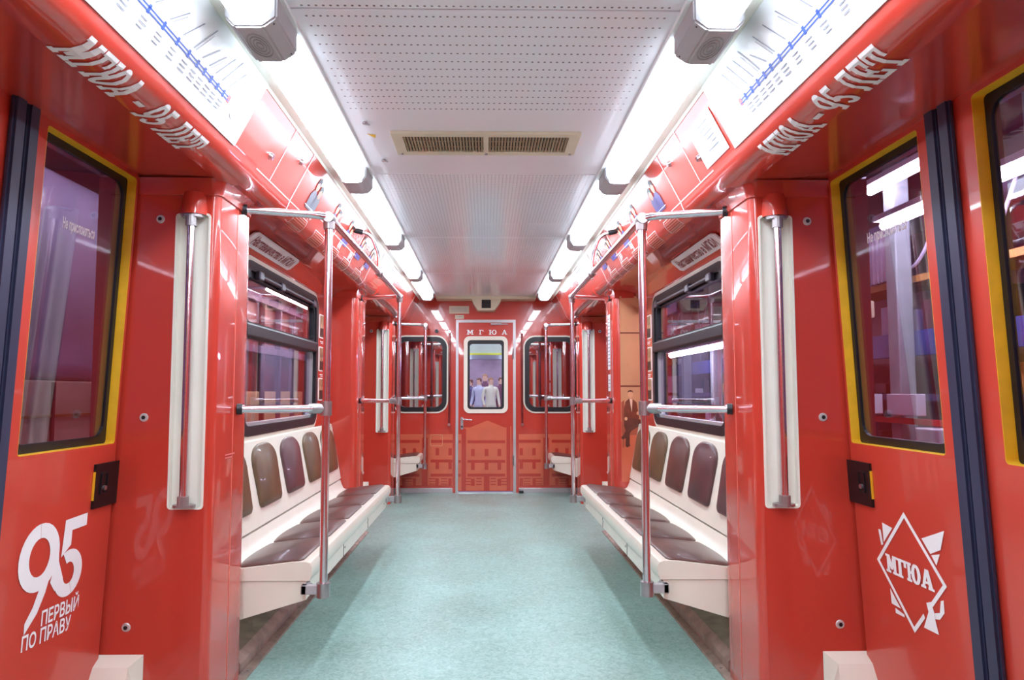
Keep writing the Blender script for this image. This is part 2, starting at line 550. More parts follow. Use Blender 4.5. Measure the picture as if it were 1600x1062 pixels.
# end wall with two windows and a doorway
EY = YE
def endfn(u, v, w_): return (u, EY + w_, v)
win_l = rrect(-1.105, -.485, .985, 1.875, .12)
win_r = rrect(.485, 1.105, .985, 1.875, .12)
bm = new()
plate(bm, [(-1.30, 0), (-.36, 0), (-.36, 2.09), (.36, 2.09), (.36, 0), (1.30, 0), (1.30, 2.45), (-1.30, 2.45)], [win_l, win_r], endfn, 0, .05)
wf = obj('wall_far', bm, RED)
tag(wf, 'red end wall with printed building and narrow door', 'wall', kind='structure')
bm = new(); box(bm, -1.30, 1.30, YB - .05, YB, 0, 2.45)
tag(obj('wall_near', bm, RED), 'plain red wall closing the carriage behind the viewer', 'wall', kind='structure')
ef = lambda u, v: (u, EY - .002, v)
# printed orange building
def col_print(x0, x1):
    orange.append(rect(x0, x1, .06, .70))
orange = []
for s in (-1, 1):
    orange.append(rect(*sorted((s * .40, s * 1.035)), .09, .705))
decal('building_print', orange, ef, ORANGE, wf)
dk = []
for s in (-1, 1):
    def rr(a, b, z0, z1): dk.append(rect(*sorted((s * a, s * b)), z0, z1))
    for z0 in (.60, .365, .195):
        rr(.40, .665, z0, z0 + .035); rr(.80, 1.03, z0, z0 + .035)
    rr(.70, .77, .09, .66)
    for x in (.43, .585, .86, .985):
        for z0, h in ((.45, .085), (.285, .085), (.09, .085)):
            rr(x - .02, x + .02, z0, z0 + h)
    for x in (.50, .64, .93):
        for k in range(3):
            rr(x - .04, x + .04, .10 + .032 * k, .112 + .032 * k)
decal('building_print_detail', dk, lambda u, v: (u, EY - .0035, v), REDPRINT, wf)
for s in (-1, 1):
    bm = new(); box(bm, *sorted((s * .40, s * 1.25)), EY - .02, EY - .001, 0, .06, .004)
    obj('kick_strip', bm, FRAMEM, wf)
bm = new()
plate(bm, rrect(-.67, -.52, .56, .70, .015), [rrect(-.664, -.526, .566, .694, .012)], endfn, -.006, -.001)
obj('hatch_outline', bm, TAN, wf)
for i, (s, hole) in enumerate(((-1, win_l), (1, win_r))):
    W = empty('window_%d' % (3 + i), (s * .795, EY, .97), 'dark mirror-like end window %s of the narrow end door' % side_word(s), 'window', kind='structure')
    x0, x1 = sorted((s * .485, s * 1.105))
    bm = new(); plate(bm, rrect(x0 - .028, x1 + .028, .957, 1.903, .145), [rrect(x0 - .008, x1 + .008, .977, 1.883, .125)], endfn, -.012, .0)
    obj('window_trim', bm, CREAM, W)
    bm = new(); plate(bm, rrect(x0 - .010, x1 + .010, .975, 1.885, .127), [rrect(x0 + .045, x1 - .045, 1.03, 1.83, .09)], endfn, -.018, .03)
    obj('window_gasket', bm, BLACK, W)
    bm = new(); plate(bm, rrect(x0 + .02, x1 - .02, 1.005, 1.855, .1), [], endfn, .012, .018)
    obj('window_pane', bm, GLASS_END, W)

# end door
ED = empty('door_5', (0, EY, 0), 'narrow red end door with framed window and spaced white letters', 'door', kind='structure')
bm = new()
plate(bm, rrect(-.335, .335, .02, 2.06, .01), [rrect(-.222, .222, 1.005, 1.845, .04)], endfn, -.004, .03)
obj('door_leaf', bm, RED, ED)
bm = new(); plate(bm, [(-.365, 0), (-.333, 0), (-.333, 2.062), (.333, 2.062), (.333, 0), (.365, 0), (.365, 2.095), (-.365, 2.095)], [], endfn, -.016, .05)
obj('door_frame', bm, FRAMEM, ED)
bm = new(); plate(bm, rrect(-.268, .268, .958, 1.893, .07), [rrect(-.222, .222, 1.005, 1.845, .04)], endfn, -.02, -.002)
obj('window_trim', bm, CREAM, ED)
bm = new(); plate(bm, rrect(-.224, .224, 1.003, 1.847, .04), [rrect(-.195, .195, 1.03, 1.80, .035)], endfn, -.012, .03)
obj('window_gasket', bm, BLACK, ED)
bm = new(); plate(bm, rect(-.21, .21, 1.01, 1.83), [], endfn, .01, .015)
obj('window_pane', bm, GLASS_DOOR, ED)
edf = lambda u, v: (u, EY - .006, v)
for ch, a, b in (('М', -.232, -.150), ('Г', -.083, -.030), ('Ю', .038, .132), ('А', .195, .262)):
    slab_decal('white_letter', ch, a, b, 1.913, 1.972, edf, PRINTW, ED)
# building on the door
decal('building_print', [[(-.262, .03), (.312, .03), (.312, .80), (.282, .80), (.282, .785), (.225, .785), (.02, .868), (-.19, .785), (-.262, .785)], rect(-.33, -.262, .03, .705)], edf, ORANGE, ED)
dk = [rect(-.292, -.238, .03, .77), rect(.252, .298, .03, .80)]
for z0 in (.595, .36, .195):
    dk.append(rect(-.22, .235, z0, z0 + .035)); dk.append(rect(-.33, -.30, z0, z0 + .035))
for x in (-.155, .01, .165):
    for z0 in (.44, .275): dk.append(rect(x - .022, x + .022, z0, z0 + .085))
for x in (-.155, .165): dk.append(rect(x - .022, x + .022, .085, .17))
dk.append(rect(-.022, .045, .03, .20))
for x in (-.21, -.08, .09, .22):
    for k in range(3): dk.append(rect(x - .032, x + .032, .095 + .035 * k, .108 + .035 * k))
decal('building_print_detail', dk, lambda u, v: (u, EY - .0075, v), REDPRINT, ED)
bm = new(); plate(bm, rrect(-.305, -.272, .76, .91, .014), [], endfn, -.012, -.003)
hp_ = obj('handle_plate', bm, STEEL, ED)
bm = new(); tube(bm, bend([(-.288, EY - .01, .885), (-.288, EY - .05, .885), (-.165, EY - .05, .878)], .02), .009, 10)
obj('lever', bm, CHROME, hp_, smooth=True)
bm = new(); tube(bm, [(-.288, EY - .02, .795), (-.288, EY - .006, .795)], .012, 10)
obj('keyhole_rose', bm, DARK, hp_)
bm = new(); box(bm, .06, .19, EY - .03, EY - .005, 2.032, 2.052, .004); box(bm, .19, .27, EY - .022, EY - .008, 2.036, 2.046, .002)
obj('door_closer', bm, STEEL, ED)
for z in (1.62, .33):
    bm = new(); tube(bm, [(.333, EY - .018, z), (.333, EY - .018, z + .12)], .009, 8); obj('hinge', bm, STEEL, ED)
# vertical grab bars on the end wall
for s in (-1, 1):
    g = empty('grab_bar', (s * .442, EY, .8), 'slim vertical grab bar on the end wall %s of the end door' % side_word(s), 'grab bar', 'end wall grab bars')
    bm = new(); tube(bm, bend([(s * .442, EY - .002, 1.945), (s * .442, EY - .045, 1.945), (s * .442, EY - .045, .82), (s * .442, EY - .002, .82)], .03), .011, 10)
    obj('bar', bm, mat('bronze_bar', (150, 96, 96), .2, metal=.9), g, smooth=True)
    for z in (1.945, .82):
        bm = new(); tube(bm, [(s * .442, EY - .06, z), (s * .442, EY - .001, z)], .018, 10); obj('end_cap', bm, CHROME, g)
# camera housing above the end door
ch = empty('camera_housing', (0.01, EY, 2.19), 'cream six-sided camera housing above the end door', 'camera housing')
bm = new(); plate(bm, [(-.10, 2.19), (.105, 2.19), (.17, 2.285), (.19, 2.338), (-.175, 2.338), (-.155, 2.285)], [], lambda u, v, w_: (u, EY + w_, v), -.20, -.001)
bmesh.ops.bevel(bm, geom=list(bm.edges), offset=.008, segments=2, affect='EDGES')
obj('housing', bm, BRASS, ch)
bm = new(); plate(bm, rect(-.05, .06, 2.215, 2.315), [], endfn, -.206, -.199); obj('lens_window', bm, DARK, ch)
bm = new(); box(bm, -.20, .215, EY - .21, EY - .001, 2.336, 2.348, .003); obj('mounting_flange', bm, BRASS, ch)
for lab, a, b, c, d in (('larger cream notice plate above the end door', -.448, -.205, 2.171, 2.265), ('small cream label plate just above the end door frame', -.377, -.267, 2.107, 2.154)):
    n_ = empty('notice_plate', ((a + b) / 2, EY, c), lab, 'notice plate')
    bm = new(); plate(bm, rect(a, b, c, d), [], endfn, -.006, -.001); obj('plate', bm, BRASS, n_)
    decal('print_lines', [rect(a + .02, b - .02, c + (d - c) * k - .004, c + (d - c) * k + .004) for k in ((.3, .5, .7) if d - c > .06 else (.5,))], lambda u, v: (u, EY - .0075, v), GREYP, n_)
bm = new(); tube(bm, [(-.60, EY - .03, 1.955), (-.60, EY - .001, 1.955)], .022, 12)
tag(obj('round_button', bm, BLACK, smooth=True), 'small round black button on the end wall above the left window', 'button')
bm = new(); box(bm, .40, .455, EY - .06, EY - .02, .0005, .03, .006)
tag(obj('door_stop', bm, BLACK), 'small black rubber door stop on the floor by the end door', 'door stop')

# ================================================================= LAMPS
def lamp(s, y0, y1, cap, label):
    f_ = empty('ceiling_lamp', (s * .675, (y0 + y1) / 2, 2.36), label, 'ceiling lamp', 'ceiling lamps')
    pr = [(.612, 2.368), (.612, 2.305), (.628, 2.280), (.655, 2.272), (.700, 2.272), (.724, 2.280), (.738, 2.305), (.738, 2.368)]
    bm = new(); loft(bm, pr, y0, y1, s, closed=True)
    dif = obj('diffuser', bm, [LIGHT, LIGHTS], f_, smooth=False)
    for p in dif.data.polygons:
        p.material_index = 0 if p.normal.z < -0.85 else 1
    if cap:
        pc = [(.606, 2.368), (.606, 2.300), (.630, 2.272), (.650, 2.268), (.705, 2.268), (.728, 2.274), (.745, 2.300), (.745, 2.368)]
        bm = new(); loft(bm, pc, y1 + .001, cap, s, closed=True)
        bmesh.ops.bevel(bm, geom=[e for e in bm.edges if abs(e.verts[0].co.y - e.verts[1].co.y) < 1e-5], offset=.006, segments=2, affect='EDGES')
        obj('end_cap', bm, GREYP, f_)
    return f_
SEG = [(2.08, 3.335, 3.545, 'over the ceiling vent, just past the loudspeaker'), (3.55, 4.785, 4.99, 'second along from the loudspeaker'),
       (4.995, 6.225, 6.43, 'third along from the loudspeaker'), (6.435, 7.70, 7.78, 'against the end wall')]
for s in (-1, 1):
    for y0, y1, c, d in SEG:
        lamp(s, y0, y1, c, 'bright white lamp in the %s ceiling row, %s' % (side_word(s), d))
    lamp(s, .55, 1.864, None, 'bright white lamp in the %s ceiling row, nearest, before the loudspeaker' % side_word(s))
    lamp(s, -1.0, .35, None, 'bright white lamp in the %s ceiling row behind the viewer' % side_word(s))
    lamp(s, -2.7, -1.2, None, 'bright white lamp in the %s ceiling row, rearmost' % side_word(s))
    sp = empty('loudspeaker', (s * .675, 1.97, 2.36), 'grey box loudspeaker in the %s lamp row' % side_word(s), 'loudspeaker', 'ceiling loudspeakers')
    pc = [(.600, 2.368), (.600, 2.285), (.640, 2.256), (.722, 2.256), (.750, 2.285), (.750, 2.368)]
    bm = new(); loft(bm, pc, 1.866, 2.076, s, closed=True)
    bmesh.ops.bevel(bm, geom=list(bm.edges), offset=.006, segments=2, affect='EDGES')
    obj('speaker_body', bm, GREYP, sp)
    bm = new()
    for k in range(4):
        for p in arc(s * .681, 1.972, .034 - .008 * k, .07 - .016 * k, .031 - .008 * k, .064 - .016 * k, 0, 360, 20):
            plate(bm, p, [], lambda u, v, w_: (u, v, 2.256 - w_), 0.0, .002)
    o = obj('speaker_grille', bm, mat('grille_ring', (158, 154, 152), .6), sp); o['kind'] = 'stuff'
    for yy in (1.885, 2.058):
        bm = new(); tube(bm, [(s * .612, yy, 2.276), (s * .620, yy, 2.284)], .004, 8); obj('screw', bm, DARK, sp)
# ceiling vent
v_ = empty('ceiling_vent', (0, 3.02, 2.36), 'wide beige ceiling vent with two slatted grilles', 'vent')
cf = lambda u, v, w_: (u, v, 2.36 - w_)
bm = new(); plate(bm, rect(-.42, .42, 2.89, 3.155), [rect(-.372, -.012, 2.925, 3.115), rect(.012, .372, 2.925, 3.115)], cf, .0005, .014)
obj('vent_frame', bm, BRASS, v_)
for x0, x1 in ((-.372, -.012), (.012, .372)):
    bm = new(); plate(bm, rect(x0, x1, 2.925, 3.115), [], cf, .0005, .002)
    b_ = obj('grille_back', bm, GRILLED, v_)
    n = 26
    for k in range(n):
        xx = x0 + (x1 - x0) * (k + .5) / n
        bm = new(); plate(bm, rect(xx - .0042, xx + .0042, 2.925, 3.115), [], cf, .002, .010); obj('slat', bm, GRILLE, b_)
    for yy in (2.985, 3.05):
        bm = new(); plate(bm, rect(x0, x1, yy - .002, yy + .002), [], cf, .010, .0115); obj('cross_wire', bm, GRILLE, b_)
for x in (-.40, 0, .40):
    bm = new(); tube(bm, [(x, 3.135, 2.3465), (x, 3.135, 2.341)], .007, 8); obj('screw', bm, STEEL, v_)
# small fittings on the ceiling beside the vent
for k, (x, y) in enumerate(((-.515, 2.80), (-.505, 3.26))):
    bm = new(); tube(bm, [(x, y, 2.359), (x, y, 2.352)], .012, 10); tube(bm, [(x + .004, y, 2.352), (x + .02, y, 2.348)], .004, 8)
    tag(obj('ceiling_catch', bm, STEEL), 'small metal catch on the ceiling left of the vent, %s the yellow triangle' % ('nearer than' if k == 0 else 'beyond'), 'catch')
decal_o = decal('warning_sticker', [[(-.53, 2.925), (-.492, 2.935), (-.50, 2.975)]], lambda u, v: (u, v, 2.3585), YELLOW, None)
tag(decal_o, 'tiny yellow triangle sticker on the ceiling left of the vent', 'sticker')

# ================================================================= PILLARS
JX = lambda z: 1.428 - .048 * z       # leaning line of the door jamb
PILX = 1.035
def pillar(s, yd, flip, label, extras=True):
    """door pillar; yd = plane of its doorway face, flip=-1 when the doorway is beyond it"""
    d = 1 if flip > 0 else -1
    P = lambda x, t, z: (s * x, yd + d * t, z)
    root = empty('door_pillar', (s * 1.2, yd + d * .19, 0), label, 'pillar', 'door pillars')
    # doorway face with a tall slot
    bm = new()
    fn = lambda u, v, w_: P(u, w_, v)
    plate(bm, rect(PILX + .028, 1.50, .0, 2.046), [rrect(1.066, 1.197, .775, 1.902, .012, 3)], fn, 0, .012)
    obj('doorway_face', bm, RED, root)
    # rounded corner, aisle face and bench face
    pts = []
    for i in range(7):
        a = R(90.0 * i / 6); pts.append((PILX + .03 - .03 * math.sin(a), .03 - .03 * math.cos(a)))
    for i in range(7):
        a = R(90.0 * i / 6); pts.append((PILX + .05 - .05 * math.cos(a), .325 + .05 * math.sin(a)))
    pts += [(1.26, .375), (1.26, .355), (PILX + .05, .355), (PILX + .02, .32), (PILX + .02, .04), (PILX + .03, .012)]
    bm = new()
    a = [bm.verts.new(P(x, t, 0)) for x, t in pts]; b = [bm.verts.new(P(x, t, 2.045)) for x, t in pts]
    for i in range(len(pts)):
        j = (i + 1) % len(pts); bm.faces.new([a[i], a[j], b[j], b[i]])
    bm.faces.new(a); bm.faces.new(b)
    obj('aisle_shell', bm, RED, root, smooth=True)
    # flared cap under the soffit
    bm = new()
    outl = lambda k: [(1.45, -k), (PILX + .03, -k)] + [(PILX + .03 - (.03 + k) * math.sin(R(90 * i / 6)), .03 - (.03 + k) * math.cos(R(90 * i / 6))) for i in range(1, 7)] + [(PILX - k, .33), (PILX - k + .02, .372), (1.20, .385)]
    rings = [[bm.verts.new(P(x, t, z)) for x, t in outl(k)] for z, k in ((1.975, .001), (1.978, .007), (2.01, .010), (2.040, .022))]
    for r0, r1 in zip(rings, rings[1:]):
        for i in range(len(r0) - 1): bm.faces.new([r0[i], r0[i + 1], r1[i + 1], r1[i]])
    obj('pillar_cap', bm, RED, root, smooth=True)
    # cream channel with handrail
    bm = new()
    plate(bm, rrect(1.064, 1.199, .773, 1.904, .014, 3), [rrect(1.072, 1.191, .781, 1.896, .01, 3)], fn, -.004, .022)
    plate(bm, rect(1.066, 1.197, .776, 1.901), [], fn, .018, .024)
    ch_ = obj('handrail_channel', bm, IVORY, root)
    bm = new(); tube(bm, [P(1.131, -.022, .80), P(1.131, -.022, 1.885)], .0145, 14)
    hr = obj('handrail', bm, CHROME, root, smooth=True)
    for z0, z1, zz in ((1.885, 1.895, 1.85), (.783, .793, .825)):
        bm = new()
        plate(bm, ell(1.131, -.012, .042, .029, 18), [], lambda u, v, w_: P(u, v, w_), z0, z1)
        tube(bm, [P(1.131, -.022, min(z0, zz)), P(1.131, -.022, max(z1 - .004, zz))], .021, 14)
        obj('handrail_flange', bm, STEEL, hr)
    # red hood over the upper handrail end
    bm = new()
    rings = []
    for z, k in ((1.896, 1.0), (1.93, .96), (1.965, .88), (1.985, .72), (1.995, .3)):
        rings.append([bm.verts.new(P(1.131 + .052 * k * math.cos(R(180 * i / 10)), .004 - .052 * k * math.sin(R(180 * i / 10)), z)) for i in range(11)])
    for r0, r1 in zip(rings, rings[1:]):
        for i in range(10): bm.faces.new([r0[i], r0[i + 1], r1[i + 1], r1[i]])
    bm.faces.new(rings[0]); bm.faces.new(rings[-1])
    obj('handrail_hood', bm, RED, root, smooth=True)
    for x, z in ((1.259, 1.882), (1.297, 1.118), (1.337, .341)):
        bm = new(); tube(bm, [P(x, -.005, z), P(x, .001, z)], [.014, .0175], 16)
        sc_ = obj('bolt', bm, mat('bright_washer', (214, 208, 206), .3, metal=.35), root, smooth=False)
        bm = new(); tube(bm, [P(x, -.0065, z), P(x, -.004, z)], .008, 6); obj('bolt_socket', bm, DARK, sc_)
    if extras:
        bm = new()
        a = [P(1.268, -.002, .243), P(1.47, -.002, .243), P(1.47, -.002, .0), P(1.268, -.002, .0)]
        b = [P(1.30, -.05, .215), P(1.47, -.05, .215), P(1.47, -.16, .0), P(1.268, -.16, .0)]
        A = [bm.verts.new(p) for p in a]; B = [bm.verts.new(p) for p in b]
        bm.faces.new(A); bm.faces.new(B)
        for i in range(4): bm.faces.new([A[i], A[(i + 1) % 4], B[(i + 1) % 4], B[i]])
        obj('foot_cover', bm, CREAM, root)
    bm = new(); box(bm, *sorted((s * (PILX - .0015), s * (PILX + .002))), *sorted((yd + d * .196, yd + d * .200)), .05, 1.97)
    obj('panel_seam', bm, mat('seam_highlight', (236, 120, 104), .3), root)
    return root
PIL = {}
for s in (-1, 1):
    sw = side_word(s)
    PIL[(s, 1)] = pillar(s, 2.58, 1, 'red %s pillar between the nearest doors and the long bench' % sw)
    PIL[(s, 2)] = pillar(s, 5.78, -1, 'red %s pillar at the far end of the long bench' % sw)
    PIL[(s, 3)] = pillar(s, 7.38, 1, 'red %s pillar just before the end wall, with cream handrail slot' % sw)
    PIL[(s, 0)] = pillar(s, 1.24, -1, 'red %s pillar on the viewer side of the nearest doors' % sw)

# ================================================================= SLIDING DOORS
def door_leaf(name, s, ya, yb, far, label, near_set=True):
    """leaf between ya (meeting edge) and yb (jamb edge); leans with the wall"""
    root = empty(name, (s * 1.43, (ya + yb) / 2, 0), label, 'door', kind='structure')
    D = lambda u, v, w_: (s * (JX(v) + .010 + w_), u, v)
    sg = 1 if yb > ya else -1
    wa, wb = ya + sg * .115, yb - sg * .032       # window span
    u0, u1 = sorted((wa, wb))
    o0, o1 = sorted((ya, yb - sg * .020))
    bm = new(); plate(bm, rect(o0, o1, .03, 2.05), [rrect(u0, u1, 1.022, 2.032, .012, 3)], D, 0, .035)
    obj('leaf_panel', bm, REDD, root)
    # yellow reveal around the pane
    bm = new(); plate(bm, rrect(u0 - .001, u1 + .001, 1.021, 2.033, .012, 3), [rrect(u0 + .002, u1 - .002, 1.024, 2.030, .011, 3)], D, .0005, .045)
    obj('yellow_reveal', bm, YELLOW, root)
    j0, j1 = sorted((yb - sg * .018, yb + sg * .03))
    bm = new(); plate(bm, rect(j0, j1, .03, 2.05), [], D, .012, .05); obj('jamb_gap_shade', bm, BLACK, root)  # black strip added to paint the shade in the gap beside the pillar
    bm = new(); plate(bm, rrect(u0 + .003, u1 - .003, 1.024, 2.030, .012, 3), [rrect(u0 + .022, u1 - .022, 1.052, 2.005, .05, 5)], D, .034, .048)
    obj('pane_gasket', bm, BLACK, root)
    bm = new(); plate(bm, rrect(u0 + .012, u1 - .012, 1.035, 2.02, .04, 4), [], D, .039, .044)
    obj('pane', bm, GLASS_SIDE, root)
    # dark rubber meeting edge
    c0, c1 = sorted((ya + sg * .002, ya + sg * .052))
    bm = new(); plate(bm, rect(c0, c1, .03, 2.05), [], D, -.022, -.001)
    bmesh.ops.bevel(bm, geom=[e for e in bm.edges if abs(e.verts[0].co.z - e.verts[1].co.z) > 1], offset=.007, segments=2, affect='EDGES')
    obj('rubber_edge', bm, NAVY, root)
    m0, m1 = sorted((yb - sg * .155, yb - sg * .006))
    if far:
        bm = new(); plate(bm, rect(m0, m1, .80, .957), [], D, -.010, -.0005)
        k_ = obj('lock_plate', bm, DARK, root)
        c = (m0 + m1) / 2 - .02
        bm = new(); plate(bm, rrect(c - .022, c + .022, .845, .925, .008), [rrect(c - .016, c + .016, .851, .919, .006)], D, -.014, -.010); obj('lock_slot', bm, BLACK, k_)
        bm = new(); tube(bm, [D(c, .868, -.018), D(c, .868, -.009)], .009, 10); obj('lock_button', bm, STEEL, k_)
        bm = new(); plate(bm, rect(m0 - .0025, m0, .83, .93), [], D, -.009, -.001); obj('yellow_edge', bm, YELLOW, k_)
    return root, D
DR = {}
for s in (-1, 1):
    sw = side_word(s)
    k = 1 if s < 0 else 3
    DR[(s, 1)] = door_leaf('door_%d' % k, s, 1.912, 2.585, True, 'red sliding door leaf on the %s with tall window and white printed emblem' % sw)
    DR[(s, 0)] = door_leaf('door_%d' % (k + 1), s, 1.908, 1.235, False, 'red sliding door leaf on the %s at the edge of the picture' % sw)
    k = 6 if s < 0 else 8
    door_leaf('door_%d' % k, s, 6.582, 7.385, False, 'red sliding door leaf on the %s beside the end wall pillar' % sw)
    door_leaf('door_%d' % (k + 1), s, 6.578, 5.775, False, 'red sliding door leaf on the %s just past the long bench' % sw)
    for y0, y1 in DOORS:
        bm = new(); box(bm, *sorted((s * 1.36, s * 1.50)), y0, y1, .0, .028, .004)
        tag(obj('door_sill', bm, RAILM), 'dark metal sill under the %s %s doors' % ('nearest' if y0 < 3 else 'far', sw), 'door sill')
# small print on the panes
for s in (-1, 1):
    root, D = DR[(s, 1)]
    if s < 0: ff = lambda u, v, D=D: D(u, v, .037)
    else: ff = lambda u, v, D=D: D(4.5 - u, v, .037)
    a, b = (2.195, 2.375) if s < 0 else (4.5 - 2.40, 4.5 - 2.17)
    text_decal('pane_lettering', 'Не прислоняться', a, b, 1.755, 1.79, ff, PRINTW, root, weight=.028)
# left leaf: the large 95 and two lines of text
root, D = DR[(-1, 1)]
ff = lambda u, v: D(u, v, -.0015)
nine = arc(2.1725, .695, .0985, .106, .050, .060, -50, 310, 30)
nine += [[(2.236, .632), (2.215, .575), (2.183, .520), (2.128, .470), (2.127, .505), (2.160, .545), (2.182, .590), (2.195, .625)]]
nine = nine + arc(2.330, .607, .076, .078, .030, .036, 118, -170, 26) + [[(2.291, .788), (2.413, .792), (2.413, .750), (2.332, .748), (2.331, .700), (2.282, .668)], [(2.268, .70), (2.235, .60), (2.262, .565), (2.30, .60), (2.272, .66)]]
decal('anniversary_number', nine, ff, PRINTW, root)
sl = lambda k: (lambda u, v: D(u, v - k * (u - 2.21), -.0018))
text_decal('anniversary_text', 'ПЕРВЫЙ', 2.208, 2.405, .472, .518, sl(.03), PRINTW, root, weight=.022)
text_decal('anniversary_text', 'ПО ПРАВУ', 2.122, 2.368, .418, .464, sl(.05), PRINTW, root, weight=.022)
# right leaf: diamond emblem
root, D = DR[(1, 1)]
ff = lambda u, v: D(u, v, -.0015)
c = (2.258, .6185)
top, rgt, bot, lft = (2.261, .814), (2.074, .622), (2.255, .421), (2.442, .616)
ins = lambda p, k=.90: (c[0] + (p[0] - c[0]) * k, c[1] + (p[1] - c[1]) * k)
em = []
for p, q in ((top, rgt), (bot, lft), (lft, top)):
    em.append([p, q, ins(q), ins(p)])
mix = lambda p, q, t: (p[0] + (q[0] - p[0]) * t, p[1] + (q[1] - p[1]) * t)
em.append([rgt, mix(rgt, bot, .42), ins(mix(rgt, bot, .42)), ins(rgt)])
em.append([mix(rgt, bot, .66), bot, ins(bot), ins(mix(rgt, bot, .66))])
em += [[(2.391, .755), (2.332, .747), (2.39, .687)], [(2.418, .727), (2.403, .728), (2.394, .678), (2.407, .673)],
       [(2.177, .745), (2.063, .792), (2.088, .729), (2.139, .705)], [(2.135, .702), (2.093, .715), (2.114, .675)],
       [(2.374, .532), (2.32, .479), (2.373, .481)], [(2.353, .472), (2.304, .465), (2.303, .456), (2.353, .455)],
       [(2.18, .542), (2.157, .552), (2.144, .521), (2.143, .503), (2.131, .459), (2.203, .457), (2.173, .516)],
       [(2.144, .521), (2.118, .530), (2.121, .508), (2.143, .503)], [(2.118, .530), (2.109, .569), (2.095, .575), (2.096, .536), (2.121, .508)]]
decal('diamond_emblem', em, ff, PRINTW, root)
slab_decal('emblem_letters', 'МГЮА', 4.5 - 2.384, 4.5 - 2.136, .588, .650, lambda u, v: D(4.5 - u, v, -.0018), PRINTW, root, gap=.09, bold=.05)

